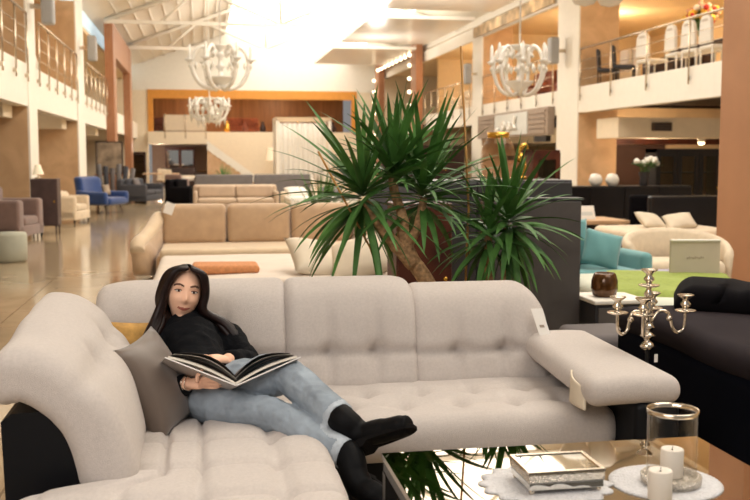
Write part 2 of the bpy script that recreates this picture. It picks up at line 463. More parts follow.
# roof: two slopes rising to a ridge, lit skylights, trusses, hanging soffit panels
RX, RZ, EZ = 3.2, 9.2, 6.75
def slope(x): return EZ + (RZ-EZ)*((x-XL)/(RX-XL) if x < RX else (XR-x)/(XR-RX))
def roofpan(x0, x1, y0, y1, dz=0, t=.08):
    return MB().prism([(x0, slope(x0)+dz), (x1, slope(x1)+dz), (x1, slope(x1)+dz+t), (x0, slope(x0)+dz+t)], 'y', y0, y1)
struct('ceiling', roofpan(XL-.6, 1.6, -2, YE), 'white')
struct('ceiling_right_slope', roofpan(8.6, XR+.6, -2, YE), 'white')
struct('window_1', roofpan(1.6, RX, -2, YE, .02), 'skyglass')
struct('window_2', roofpan(RX, 8.6, -2, YE, .02), 'skyglass')
struct('window_3', MB().box(XL-.55, 10, 6.12, XL-.45, YE, 6.7), 'bluesky')
struct('trim_3', MB().box(XR+.1, 10, 6.46, XR+.2, YE, 6.8), 'white')
struct('wall_gable', MB().prism([(XL-.6, 5.3), (XR+.6, 5.3), (XR+.6, EZ-.2), (RX, RZ), (XL-.6, EZ-.2)], 'y', YE-.02, YE+.01), 'white')
for y in (6, 13, 21.5, 30.3, 39, 48):
    t = MB()
    t.box(XL, y-.06, 6.55, XR, y+.06, 6.68)
    for xa, xb in ((XL, RX), (RX, XR)):
        t.tube([(xa, y, slope(xa)-.12), (xb, y, slope(xb)-.12)], .09, 6)
    t.tube([(RX, y, 6.6), (RX, y, 9)], .06, 6)
    for d in (-1, 1):
        t.tube([(RX, y, 6.65), (RX+d*3.1, y, slope(RX+d*3.1)-.15)], .06, 6)
        t.tube([(RX+d*4.6, y, 6.65), (RX+d*3.1, y, slope(RX+d*3.1)-.15)], .05, 6)
    struct('roof_truss', t, 'white')
for i in range(9):
    x = XL + .5 + i*.55
    struct('roof_purlin', MB().tube([(x, 10, slope(x)-.04), (x, YE, slope(x)-.04)], .035, 4), 'white')
for a, b in ((24.5, 32.5), (34.6, 42.2), (44.4, 52)):
    struct('soffit_panel', MB().box(6.0, a, 6.38, XR-.5, b, 6.5), 'whitegloss')
# walls closing the hall above the galleries
struct('wall_clerestory', MB().box(XR, 27.4, 5.9, XR+.12, YE, 6.36), 'white')

# ------------------------------------------------------------------ gallery railings, speakers, fascias
def railing(x, a, b, label, n, side, rails=3):
    t = thing('balcony_railing', label, 'railing', (x, (a+b)/2, 3.42), 0, 'balcony railings')
    L = (b-a)/2 - .15
    for i in range(n):
        y = -L + 2*L*i/(n-1)
        MB().tube([(side*.06, y, -.38), (side*.06, y, .98)], .02, 8).box(side*.02-.02, y-.03, -.3, side*.06+.02, y+.03, -.22).build('post', 'steel', t)
    MB().tube([(side*.06, -L, 1.0), (side*.06, L, 1.0)], .028, 8).build('handrail', 'steel', t)
    for k in range(rails):
        z = .18 + k*.25
        MB().tube([(side*.06, -L, z), (side*.06, L, z)], .008, 6).build('wire_rail', 'steel', t)
railing(XL, 14.5, 21.4, 'steel balcony railing at the left edge of the picture', 6, 1)
railing(XL, 22.6, 29.8, 'steel balcony railing between the two left stone columns', 6, 1)
railing(XL, 31.8, 39, 'steel balcony railing just before the left wooden portal', 6, 1)
railing(XR, 17.4, 25.8, 'steel balcony railing in front of the white upstairs chairs', 5, -1)
railing(XR, 27.6, 35.2, 'steel balcony railing above the slatted shop sign', 6, -1)
railing(XR, 36.7, 44.6, 'steel balcony railing behind the tips of the tallest yucca', 7, -1)

def wall_speaker(x, y, z, label, side):
    t = thing('wall_speaker', label, 'speaker', (x, y, z), 0, 'column loudspeakers')
    MB().rbox(0, 0, 0, .26, .34, .75, .06, 1).build('cabinet', 'speaker', t)
    MB().box(-side*.12, -.04, -.05, -side*.36, .04, .05).build('bracket', 'steel', t)
wall_speaker(-3.1, 21.9, 4.65, 'grey loudspeaker on the nearest left stone column', 1)
wall_speaker(-3.1, 30.6, 4.72, 'grey loudspeaker on the second left stone column', 1)
wall_speaker(9.92, 26.9, 4.5, 'grey loudspeaker on the pale right column above the shop sign', -1)
wall_speaker(9.92, 36.0, 4.6, 'grey loudspeaker on the right column beyond the shop sign', -1)

def portal(x, y0, y1, z, label, bulbs, m):
    t = thing('wooden_portal', label, 'portal frame', (x, (y0+y1)/2, 0))
    hy = (y1-y0)/2
    for sg in (-1, 1): MB().box(-.16, sg*hy-.6, 0, .16, sg*hy+.6, z).build('post', m, t)
    lz = .4 if bulbs else 1.2
    MB().box(-.15, -hy+.6, z-lz, .15, hy-.6, z).build('lintel', m, t)
    if bulbs:
        for i in range(9): MB().sph(-.22, -hy+.6+(2*hy-1.2)*i/8, z-.42, .085, n=8, m=6).build('bulb', 'bulb', t)
        for sg in (-1, 1):
            for i in range(7): MB().sph(-.22, sg*hy+.62, z-.9-.62*i, .085, n=8, m=6).build('bulb', 'bulb', t)
portal(-3.35, 39.6, 48.6, 6.6, 'tall brown wooden portal frame beyond the left columns', False, 'midwood')
portal(XR-.25, 45.4, 55, 6.72, 'tall wooden portal frame lined with bulbs on the right', True, 'midwood')

# shop sign on the right fascia
t = thing('shop_sign', 'grey slatted shop sign with white script under the right balcony', 'sign', (XR-.14, 31.4, 2.56))
MB().box(-.08, -3.7, -.40, .13, 3.7, .42).build('sign_frame', 'signgrey', t)
sl = MB()
for k in range(5):
    z = -.3+k*.15
    for ya, yb_ in ((-3.5, -2.0), (1.6, 3.5)): MB().box(-.11, ya, z-.05, -.081, yb_, z+.05).build('slat', 'signgrey', t)
MB().box(-.11, -1.9, -.34, -.081, 1.5, .36).build('light_panel', 'signpanel', t)
def script(y, z, pts, k=.15):
    return [(-.17, y+a*k, z+b*k) for a, b in pts]
lt = MB()
for y, pts in ((1.0, [(1.6,-1.5),(.9,-1.0),(.3,-.9),(-.3,-1.2),(-.6,-.6)]), (.35, [(.6,-1.6),(.2,.2),(-.6,.5),(-1.2,-.1),(-.6,-.7),(.3,-.5)]),
               (-.25, [(.9,-.9),(.5,.1),(-.3,.3),(-.9,-.3),(-.5,-1),(.4,-.9)]), (-.8, [(.8,-1.1),(.1,.1),(-.8,1.7)]), (-.8, [(.8,.4),(.2,-.1),(-.4,-.6),(-1.2,-1)])):
    MB().tube(catmull(script(y, 0, pts), 4), .055, 6).build('letter_stroke', 'whitegloss', t)
MB().box(-.05, -3.5, -.6, .1, -2.4, -.42).build('floodlight', 'iron', t)

# picture banner high on the right
tag(MB().box(XR-.12, 27.7, 5.95, XR-.06, 36.2, 6.32).build('picture_banner', 'banner'), 'reddish picture banner running along the top of the right gallery', 'banner')
for y, l_ in ((22.4, 'nearer'), (24.6, 'farther')):
    pass
# vents and ceiling spotlights on the beams
for x, y, z, l_ in ((11.78, 23.89, 2.28, 'dark air vent on the near beam under the right balcony'), (11.55, 27.18, 1.95, 'dark air vent above the brown brick wall')):
    v = MB().box(-.27, -.04, -.11, .27, .02, .11).build('air_vent', 'vent', None, (x, y-.03, z)); tag(v, l_, 'vent')
    for k in range(3): MB().box(-.22, -.07, -.08+k*.06, .22, -.041, -.05+k*.06).build('slat', 'slat', v)
def spotlamp(x, y, z, label):
    t = thing('spotlight', label, 'spotlight', (x, y, z), 0)
    MB().cyl(0, 0, .02, .12, .1, 12).build('can', 'white', t)
    MB().sph(0, 0, 0, .085, .085, .05).build('lens', 'spot', t)
spotlamp(13.3, 24.6, 1.875, 'lit spotlight on the beam above the black glazed cabinet')
spotlamp(14.2, 23.0, 6.18, 'lit spotlight in the warm ceiling over the white upstairs chairs')
# ------------------------------------------------------------------ chandeliers
def chandelier(loc, rad, h, n, label, big=True, rodtop=8.5, drops=0, m='whitegloss', mg='crystal'):
    """loc = centre of the arms' circle"""
    t = thing('chandelier', label, 'chandelier', loc)
    MB().tube([(0, 0, h*.5), (0, 0, rodtop-loc[2])], .015, 6).build('rod', m, t)
    MB().lathe([(.02, -h*.5), (.05, -h*.46), (.09, -h*.4), (.24*rad*2, -h*.26), (.26*rad*2, -h*.22), (.05, -h*.2), (.04, -.05*h), (.1, 0), (.05, .06*h), (.035, .2*h), (.09, .27*h), (.05, .33*h), (.03, .38*h), (.16, .47*h), (.17, .5*h), (.02, .52*h)], n=16).build('stem', m, t)
    for i in range(n):
        a = 2*pi*i/n + .02
        pr = [(.04, -.42), (.3, -.5), (.68, -.38), (.90, -.10), (.92, .16), (.78, .38), (.55, .46), (.42, .36), (.5, .26)]
        pts = catmull([(r*rad*cos(a), r*rad*sin(a), z*h) for r, z in pr], 4)
        arm = MB().tube(pts, .034*rad*2, 6).build('arm', m, t)
        c = MB()
        cx, cy = 1.0*rad*cos(a), 1.0*rad*sin(a)
        arm_tip = MB().tube([(.9*rad*cos(a), .9*rad*sin(a), .2*h), (cx, cy, .14*h)], .02, 6).build('arm_tip', m, arm)
        c.lathe([(.02, .1*h), (.09*rad*2, .17*h), (.03, .2*h), (.03, .21*h), (.026, .46*h), (.005, .52*h)], cx, cy, 0, 10)
        c.build('candle', m, arm)
        for q in (.55, .8, 1.0):
            MB().lathe([(.002, -.02*h), (.035, -.12*h), (.002, -.2*h)], q*rad*cos(a), q*rad*sin(a), .14*h, 6).build('crystal_drop', mg, arm)
    if drops:
        for i in range(26):
            a = i*2.4; r = rad*(.35+.65*(i % 5)/4); z = -h*.42 + (i % 7)/6*h*.7
            MB().lathe([(.004, .1), (.045, .0), (.035, -.08), (.002, -.2)], r*cos(a), r*sin(a), z, 6).build('crystal_string', mg, t)
    return t
chandelier((.43, 20, 3.28), .60, .86, 6, 'large white chandelier with round looping arms hanging over the hall', drops=0)
chandelier((.26, 26, 2.72), .50, .62, 8, 'smaller crystal chandelier hanging just below the large white one', drops=1)
chandelier((4.98, 15, 2.86), .44, .78, 7, 'white candle chandelier hanging in front of the right gallery', rodtop=7.5)
t = thing('pendant_lamp', 'white pendant lamp with bowl shades cut by the top of the picture', 'pendant lamp', (5.0, 12, 3.62))
for dx in (-.17, .17):
    MB().lathe([(.005, -.22), (.12, -.19), (.2, -.08), (.22, .06), (.17, .12), (.05, .16)], dx, 0, 0, 18).build('bowl_shade', 'whitegloss', t)
MB().tube([(0, 0, .2), (0, 0, 3.6)], .015, 6).tube([(-.17, 0, .15), (0, 0, .3), (.17, 0, .15)], .015, 6).build('rod', 'steel', t)

# ------------------------------------------------------------------ generic furniture
def legs4(t, w, d, h, r, m, inset=.04, splay=0):
    for sx in (-1, 1):
        for sy in (-1, 1):
            x, y = sx*(w/2-inset), sy*(d/2-inset)
            MB().tube([(x+sx*splay, y+sy*splay, 0), (x, y, h)], [r*.7, r], 8).build('leg', m, t)
def sofa(name, label, cat, loc, rz, w, d, h, m, n=2, arm=.18, seat=.42, back=.22, cush=True, group=None, mleg='iron', armh=None):
    t = thing(name, label, cat, loc, rz, group)
    MB().rbox(0, 0, .08+(seat-.14-.08)/2, w, d, seat-.14-.08, .03, 2).build('base', m, t)
    MB().rbox(0, d/2-back/2, (.1+h)/2, w, back, h-.1, .08, 3).build('backrest', m, t)
    ah = armh or (seat+.2)
    if arm:
        for s in (-1, 1): MB().rbox(s*(w/2-arm/2), -.01, (.09+ah)/2, arm, d-.02, ah-.09, .06, 2).build('arm', m, t)
    iw = (w-2*arm)/n
    for i in range(n):
        x = -w/2+arm+iw*(i+.5)
        MB().rbox(x, -back/2, seat-.07, iw-.01, d-back, .16, .06, 4).build('seat_cushion', m, t)
        if cush: MB().rbox(x, d/2-back-.07, seat+(h-seat)*.5, iw-.02, .16, (h-seat)*.95, .07, 4).build('back_cushion', m, t)
    legs4(t, w, d, .09, .025, mleg)
    return t
def bed(name, label, loc, rz, w, l, m, hb=1.0, mt='whitecloth', group=None):
    t = thing(name, label, 'bed', loc, rz, group)
    MB().rbox(0, 0, .17, w, l, .24, .04, 2).build('bed_base', m, t)
    MB().rbox(0, l/2+.05, hb/2, w+.1, .14, hb-.02, .05, 3).build('headboard', m, t)
    MB().rbox(0, 0, .40, w-.06, l-.04, .2, .07, 4).build('mattress', 'whitecloth', t)
    MB().rbox(0, -l*.12, .47, w+.02, l*.72, .12, .06, 8, fn=lambda p: Vector((p.x, p.y, p.z+.015*sin(9*p.x)*cos(7*p.y)))).build('duvet', mt, t)
    legs4(t, w, l, .06, .03, 'iron')
    return t
def cabinet(name, label, loc, rz, w, d, h, m, doors=2, leg=.0, cat='cabinet', glass=None, top=None, group=None, mh='gold'):
    t = thing(name, label, cat, loc, rz, group)
    if glass:
        f = MB()
        MB().box(-w/2+.04, d/2-.03, leg+.1, w/2-.04, d/2, h-.08).build('back_panel', 'midwood', t)  # mid wood back stands in for the warm reflection in the panes
        f.box(-w/2, -d/2+.03, leg, -w/2+.04, d/2, h).box(w/2-.04, -d/2+.03, leg, w/2, d/2, h)
        f.box(-w/2, -d/2+.03, leg, w/2, d/2, leg+.1).box(-w/2, -d/2+.03, h-.08, w/2, d/2, h)
        f.build('carcass', m, t)
        MB().box(-w/2+.05, -d/2+.06, leg+(h-leg)*.4, w/2-.05, d/2-.04, leg+(h-leg)*.4+.02).box(-w/2+.05, -d/2+.06, leg+(h-leg)*.7, w/2-.05, d/2-.04, leg+(h-leg)*.7+.02).build('shelf', m, t)
    else:
        MB().box(-w/2, -d/2+.025, leg, w/2, d/2, h, .008).build('carcass', m, t)
    dw = w/doors
    for i in range(doors):
        x0 = -w/2+dw*i; x1 = x0+dw
        if glass:
            k = .09
            dr = MB()
            dr.box(x0+.005, -d/2, leg+.02, x0+k, -d/2+.028, h-.04).box(x1-k, -d/2, leg+.02, x1-.005, -d/2+.028, h-.04)
            dr.box(x0+k, -d/2, leg+.02, x1-k, -d/2+.028, leg+.16).box(x0+k, -d/2, h-.15, x1-k, -d/2+.028, h-.04)
            dr = dr.build('door', m, t)
            MB().box(x0+k, -d/2+.01, leg+.16, x1-k, -d/2+.018, h-.15).build('pane', glass, dr)
        else:
            dr = MB().box(x0+.008, -d/2, leg+.02, x1-.008, -d/2+.024, h-.02, .006).build('door', m, t)
        MB().sph((x1-.06) if i % 2 == 0 else (x0+.06), -d/2-.015, leg+(h-leg)*.52, .018, n=8, m=6).build('knob', mh, dr)
    if leg: legs4(t, w, d, leg, .02, m)
    if top: MB().box(-w/2-.03, -d/2-.02, h, w/2+.03, d/2+.01, h+.06, .01).build('cornice', top, t)
    return t
def chair(label, loc, rz, m='cream', ml='darkwood', h=.95, w=.46, group=None, name='dining_chair', cover=False):
    t = thing(name, label, 'chair', loc, rz, group)
    MB().rbox(0, 0, .44, w, w, .09, .04, 2).build('seat', m, t)
    if cover:
        pr = [(-.5, 0), (-.46, .45), (-.42, .78), (-.28, .95), (0, 1), (.28, .95), (.42, .78), (.46, .45), (.5, 0)]
        MB().prism([(a*w*.92, .52+b*(h-.52)) for a, b in pr], 'y', w/2-.05, w/2+.02).build('backrest', m, t)
        MB().prism([(a*w*.5, .98+b*.06) for a, b in pr], 'y', w/2+.021, w/2+.03).build('trim', 'board', t)
    else: MB().rbox(0, w/2-.02, .44+(h-.44)/2, w-.03, .07, h-.44, .03, 3, fn=lambda p: Vector((p.x*(1-.18*max(0, p.z/(h-.44)+.1)), p.y+.1*(p.z+.2)*.6, p.z))).build('backrest', m, t)
    legs4(t, w, w, .42, .022, ml, .03)
    return t
def pillow(name, label, loc, rot, w, h, th_, m, cat='cushion', group=None):
    o = MB().pillow(w, h, th_).build(name, m, None, loc, rot); return tag(o, label, cat, group)

# ------------------------------------------------------------------ the left side, near to far
o = MB().lathe([(.02, .0), (.2, .0), (.24, .03), (.245, .2), (.245, .38), (.225, .42), (.02, .435)], n=28).build('round_pouf', 'sage', None, (-2.72, 14.75, 0))
tag(o, 'pale sage round pouf on the tiles at the left edge', 'pouf')
t = sofa('armchair', 'mauve grey armchair with boxy arms beside the round pouf', 'armchair', (-3.52, 18.7, 0), R(80), 1.3, 1.0, .98, 'mauvechair', 1, .28, armh=.74)
t = cabinet('tall_cabinet', 'tall dark brown cabinet on thin legs behind the mauve armchair', (-2.98, 20.0, 0), R(0), .5, .5, 1.08, 'darkbrown', 1, .17)
t = thing('table_lamp', 'small white lamp standing on the tall brown cabinet', 'lamp', (-3.12, 20.05, 1.08))
MB().lathe([(.06, 0), (.06, .02), (.015, .03), (.015, .1)], n=12).build('lamp_base', 'steel', t)
MB().lathe([(.11, .08), (.05, .27)], n=16, cap=False).build('lamp_shade', 'shade', t)
t = thing('tall_panel', 'narrow tall dark and mustard panel behind the first left column', 'screen', (-3.80, 23.6, 0))  # one flat upright panel in two colours, without hinged leaves
MB().box(-.09, -.05, 1.25, .09, .05, 2.1).build('dark_panel', 'darkwood', t)
MB().box(-.09, -.05, 0, .09, .05, 1.24).build('mustard_panel', 'yellow', t)
sofa('armchair', 'beige low armchair beside the tall brown cabinet', 'armchair', (-3.05, 23.4, 0), R(75), .9, .8, .72, 'cream', 1, .14)
# blue wing chair
t = thing('wing_armchair', 'blue velvet wing armchair on splayed legs at the left', 'armchair', (-2.62, 27.3, 0), R(62))
t.scale = (1.12, 1.12, .95)
MB().rbox(0, -.05, .34, .78, .84, .22, .08, 4).build('seat', 'blue', t)
MB().rbox(0, .36, .63, .92, .24, .80, .1, 6, fn=lambda p: Vector((p.x*(1-.08*(p.z+.4)), p.y+.16*(p.z+.3) - .35*abs(p.x)**2, p.z))).build('backrest', 'blue', t)
for s in (-1, 1):
    MB().rbox(s*.44, -.02, .43, .16, .84, .36, .07, 3, fn=lambda p, s=s: Vector((p.x+s*.05*p.z, p.y, p.z+(.12*max(0, p.y))))).build('arm', 'blue', t)
legs4(t, .74, .74, .24, .025, 'darkwood', .08, .06)
pillow('scatter_cushion', 'small patterned cushion on the blue wing armchair', (-2.5, 27.25, .62), (R(-15), 0, R(58)), .30, .30, .12, 'paint')
# rolled rugs and painting beyond
for i in range(6):
    h = 1.25-.07*(i % 3); x = -3.3+.17*i
    o = MB().tube([(0, 0, 0), (.06*(i-2), .14, h)], .085, 12).build('rolled_rug', ('grey', 'charcoal', 'greycush')[i % 3], None, (x, 34.6, .0))
    tag(o, ('leftmost grey rolled rug', 'second rolled rug from the left', 'third rolled rug from the left', 'third rolled rug from the right', 'second rolled rug from the right', 'rightmost grey rolled rug')[i] + ' leaning behind the blue armchair', 'rug', 'rolled rugs behind the blue armchair')
t = thing('leaning_painting', 'large brown painting leaning behind the rolled rugs', 'painting', (-3.1, 35.3, .95), 0)
MB().box(-.42, -.02, 0, .42, .02, 1.05).build('canvas', 'paint', t)
MB().box(-.46, -.03, -.04, -.42, .03, 1.09).box(.42, -.03, -.04, .46, .03, 1.09).box(-.42, -.03, 1.05, .42, .03, 1.09).box(-.42, -.03, -.04, .42, .03, 0).build('frame', 'darkwood', t)
t = thing('rug_stand', 'low wooden stand under the leaning painting', 'stand', (-3.1, 35.3, 0), 0)
MB().box(-.5, -.2, .85, .5, .2, .91).build('shelf', 'midwood', t); legs4(t, 1, .4, .86, .03, 'midwood')
sofa('sofa', 'dark grey sofa with pale blue cushions right of the blue armchair', 'sofa', (-1.95, 33.2, 0), R(75), 1.9, 1.0, .8, 'charcoal', 2)
pillow('scatter_cushion', 'pale blue cushion on the dark grey sofa at the left', (-2.05, 33.0, .62), (R(-20), 0, R(75)), .5, .42, .16, 'greycush')
# dining group far left
t = thing('dining_table', 'far dining table of pale wood amid cream chairs', 'table', (-1.75, 45.5, 0))
MB().box(-.8, -.5, .72, .8, .5, .77, .01).build('tabletop', 'palewood', t); legs4(t, 1.5, .9, .72, .04, 'darkwood')
chair('cream dining chair on the near side of the far pale table', (-1.45, 44.6, 0), R(180), group='far dining chairs')
chair('cream dining chair at the left end of the far pale table', (-2.95, 45.4, 0), R(90), group='far dining chairs')
chair('cream dining chair behind the far pale table', (-1.75, 46.4, 0), 0, group='far dining chairs')
cabinet('glass_cabinet', 'narrow dark glazed cabinet against the far left columns', (-3.0, 50.2, 0), 0, .7, .5, 1.75, 'darkwood', 1, .08, glass='glassg')
t = cabinet('wardrobe', 'far dark mahogany wardrobe with two mirrored doors', (-1.2, YE+3.4, 0), 0, 1.75, .7, 2.05, 'mahog', 2, .08, cat='wardrobe', glass='mirror', top='mahog')
t = thing('side_table', 'small far side table with an orange runner beside the wardrobe', 'table', (.05, YE+1.4, 0))
MB().box(-.5, -.3, .6, .5, .3, .66).build('tabletop', 'darkwood', t); MB().box(-.2, -.31, .661, .3, .31, .675).build('runner', 'orangetrim', t); legs4(t, 1, .6, .6, .03, 'darkwood')
bed('bed', 'far bed with a dark footboard and pale cover before the wardrobe', (-1.15, 52.6, 0), 0, 1.7, 2.0, 'darkwood', .95, 'cream')
sofa('armchair', 'small far brown armchair between the dining table and beds', 'armchair', (-.95, 41.2, 0), R(150), .75, .75, .8, 'mauvechair', 1, .12)
# beds and couch in the middle distance
bed('bed', 'grey upholstered bed behind the beige couch, beside the black armchair', (.75, 33.0, 0), R(180), 1.75, 2.0, 'grey', .95, 'grey')
sofa('armchair', 'black armchair in the middle distance left of the beige couch', 'armchair', (-.45, 30.2, 0), R(60), .95, .9, .84, 'blackfab', 1, .16)
bed('bed', 'grey upholstered bed behind the white covered bed', (2.65, 33.4, 0), R(180), 1.75, 2.0, 'grey', .95, 'whitecloth')
sofa('couch', 'beige two seat couch seen behind the big beige sofa', 'couch', (.95, 27.2, 0), 0, 2.3, 1.0, .74, 'couch', 2, .12, seat=.38)
bed('bed', 'bed with white cover at the right of the beige couch', (2.95, 24.6, 0), 0, 1.7, 1.9, 'cream', .62, 'whitecloth')
pillow('bed_pillow', 'rumpled white pillow on the white covered bed', (2.4, 24.8, .62), (R(-62), 0, R(20)), .6, .42, .2, 'whitecloth', 'pillow')
pillow('bed_pillow', 'pale blue patterned pillow on the white covered bed', (3.25, 24.7, .62), (R(-62), 0, R(-10)), .6, .42, .2, 'greycush', 'pillow')
pillow('bed_pillow', 'white pillow on the grey bed behind the white covered bed', (2.2, 33.1, .63), (R(-60), 0, R(15)), .7, .5, .2, 'whitecloth', 'pillow')
# far right end: potted plant, floor lamp, canopy frame, stair
def leafy(name, label, loc, h, r, n, m='leafy'):
    t = thing(name, label, 'plant', loc)
    MB().lathe([(.12, 0), (.17, .02), (.2, .3), (.18, .3), (.16, .26), (.01, .26)], n=16).build('pot', 'pot', t)
    f = MB(); rr = random.Random(n)
    for i in range(n):
        a = rr.random()*2*pi; e = .2+rr.random()*1.2
        blade(f, Vector((0, 0, .28)), Vector((cos(a)*cos(e), sin(a)*cos(e), sin(e))), h*(.6+.4*rr.random()), .06, .5, 4)
    f.build('foliage', m, t); return t
def blade(mb, p, d, L, wd, droop, n=7, twist=0, fold=.28):
    d = d.normalized(); side = d.cross(Vector((0, 0, 1)))
    side = side.normalized() if side.length > .05 else Vector((1, 0, 0))
    if twist: side = Matrix.Rotation(twist, 3, d) @ side
    vs = []; fs = []; q = p.copy(); dd = d.copy()
    for i in range(n+1):
        s = i/n
        wv = wd*.5*min(1, .45+2.4*s)*(max(0, 1-s**2.2))**.8 + .0008
        up = side.cross(dd).normalized()
        vs += [q - side*wv + up*wv*fold, q.copy(), q + side*wv + up*wv*fold]
        q = q + dd*(L/n)
        dd = (dd + Vector((0, 0, -1))*droop*(s+.15)/n*1.6).normalized()
    for i in range(n):
        a = 3*i
        fs += [(a, a+1, a+4, a+3), (a+1, a+2, a+5, a+4)]
    mb._add([tuple(v) for v in vs], fs)
leafy('potted_plant', 'far green potted plant standing before the beige end wall', (1.15, 50.2, 0), 1.25, .6, 40)
t = thing('floor_lamp', 'far floor lamp with a white shade before the end wall', 'lamp', (4.2, 56.4, 0))
MB().cyl(0, 0, 0, .04, .2, 16).tube([(0, 0, 0), (0, 0, 1.5)], .025, 8).build('stand', 'steel', t)
MB().lathe([(.5, 1.3), (.4, 2.05)], n=20, cap=False).build('lamp_shade', 'shade', t)
t = thing('canopy_frame', 'white metal canopy frame with white curtains behind the yucca', 'canopy', (4.1, 40.2, 0))
for x in (-1.05, 1.05):
    for y in (-.8, .8): MB().box(x-.06, y-.06, 0, x+.06, y+.06, 3.0).build('post', 'white', t)
MB().box(-1.12, -.86, 2.95, 1.12, -.74, 3.08).box(-1.12, .74, 2.95, 1.12, .86, 3.08).box(-1.11, -.74, 2.95, -.99, .74, 3.08).box(.99, -.74, 2.95, 1.11, .74, 3.08).build('top_rail', 'beigeseat', t)
MB().grid(40, 4, lambda a, b: (-1.0+2.0*a, .78+.05*sin(a*60), .3+2.6*b)).build('curtain', 'whitecloth', t, solid=.012)
MB().grid(24, 4, lambda a, b: (-1.0+.05*sin(a*30), -.7+1.4*a, .3+2.6*b)).build('curtain', 'whitecloth', t, solid=.012)
sofa('armchair', 'white armchair under the white canopy frame', 'armchair', (4.0, 39.9, 0), 0, 1.1, .7, .8, 'whitecloth', 1, .15)
t = thing('staircase', 'far staircase with a white stringer rising before the end wall', 'stairs', (1.0, YE-1.6, 0))
st = MB()
for k in range(10): st.box(2.0-.26*k-.26, -.5, 0, 2.0-.26*k, .5, .12+.19*k)
st.build('steps', 'palewood', t)
MB().prism([(2.1, .0), (2.1, .45), (-.6, 2.4), (-.6, 1.9)], 'y', -.56, -.5).build('stringer', 'white', t)
# goods on the far upstairs gallery
for i, (x, l_) in enumerate(((-2.1, 'dark brown sofa upstairs at the far left end'), (2.6, 'dark brown sofa upstairs at the middle of the far gallery'), (5.6, 'dark brown sofa upstairs at the right of the far gallery'))):
    sofa('sofa', l_, 'sofa', (x, YE+3.2, 2.95), 0, 2.0, .9, .95, ('mahog', 'redfab', 'mauvechair')[i], 2)
t = thing('balcony_railing', 'glass panelled railing on the far left balcony', 'railing', (-1.1, YE-.45, 2.95))
MB().box(-.9, -.015, .05, 1.5, .015, .95).build('panel', 'cream', t)
for x in (-.85, .3, 1.45): MB().tube([(x, -.04, -.4), (x, -.04, 1.0)], .03, 6).build('post', 'steel', t)
for i in range(7):
    x = 1.6+i*1.05
    o = MB().lathe([(.1, 0), (.16, .1), (.2, .3), (.1, .5), (.06, .62), (.1, .68)], n=12).build('vase', ('gold', 'redfab', 'darkwood', 'amber')[i % 4], None, (x, YE+.9, 2.9))
    tag(o, ('gold vase at the left end of', 'rust coloured vase left of the middle on', 'dark brown vase left of the middle on', 'amber vase in the middle of', 'gold vase right of the middle on', 'rust coloured vase right of the middle on', 'dark brown vase at the right end of')[i] + ' the far upstairs gallery ledge', 'vase', 'vases on the far gallery')
# ------------------------------------------------------------------ big beige sofa, ottoman, its cushions
t = thing('sofa', 'large beige velvet sofa with rounded arms behind the seated woman', 'sofa', (.75, 12.6, 0))
MB().rbox(0, .05, .18, 2.6, 1.2, .26, .06, 4).build('base', 'beige', t)
MB().rbox(0, -.1, .32, 2.5, 1.1, .14, .06, 8).build('seat', 'beigeseat', t)
MB().rbox(0, .62, .48, 2.6, .16, .62, .07, 6).build('backrest', 'beige', t)
for i in range(3):
    MB().rbox(-.84+.84*i, .42, .63, .83, .2, .52, .075, 8, fn=lambda p: Vector((p.x, p.y+.12*p.z-.03*(1-(p.x/.43)**2)*(1-(p.z/.23)**2), p.z))).build('back_cushion', 'beige', t)
for s in (-1, 1):
    pl = [(-.68, .40), (-.70, .32), (-.60, .08), (.66, .08), (.68, .62), (.60, .70), (.45, .69), (.15, .60), (-.25, .48), (-.55, .45)]
    a = MB(); pp = catmull([(0, y, z) for y, z in pl], 3)
    a.prism([(p.y, p.z) for p in pp], 'x', -.1, .1, True)
    a.warp(lambda p, s=s: Vector((s*(1.26+.22*sst((.55-p.y)/1.2)) + p.x*.8 + s*.06*(p.z-.2), p.y, p.z)))
    a.build('arm', 'beige', t)
    MB().tube(catmull([(s*(1.27+.22*sst((.55-y)/1.2)+.06*(z-.2)), y, z) for y, z in ((-.70, .37), (-.55, .46), (-.25, .49), (.15, .61), (.45, .70), (.62, .69))], 5), .09, 10).build('arm_roll', 'beigeseat', t)
legs4(t, 2.6, 1.1, .07, .03, 'darkwood')
o = MB().rbox(0, 0, 0, .12, .008, .15, .002, 1, 1).build('price_card', 'paper', None, (-.40, 12.80, .845), (R(-7), R(20), 0)); tag(o, 'white price card on the top left of the beige sofa', 'price card')
t = thing('ottoman', 'wide pale ottoman in front of the large beige sofa', 'ottoman', (.83, 9.85, 0))
MB().rbox(0, 0, .18, 2.5, 2.3, .2, .05, 3).build('base', 'beigeseat', t)
MB().rbox(0, 0, .345, 2.56, 2.36, .15, .07, 12, fn=lambda p: Vector((p.x, p.y, p.z+.008*sin(p.x*5)*cos(p.y*4)))).build('seat_cushion', 'ottoman', t)
legs4(t, 2.3, 2.1, .09, .03, 'darkwood')
t = thing('folded_blanket', 'folded orange blanket lying on the pale ottoman', 'blanket', (.22, 9.3, .42))
MB().rbox(0, 0, .04, .62, .42, .08, .035, 8, fn=lambda p: Vector((p.x, p.y, p.z*(1-.25*p.x)))).build('fold', 'orange', t)
pillow('scatter_cushion', 'cream cushion lying left on the ottoman under the yucca', (1.10, 9.15, .545), (R(-60), R(10), R(14)), .62, .56, .22, 'pillowcream')
pillow('scatter_cushion', 'cream cushion lying right on the ottoman beside the yucca trunk', (1.47, 8.95, .57), (R(-58), R(-14), R(-12)), .62, .56, .24, 'pillowcream')

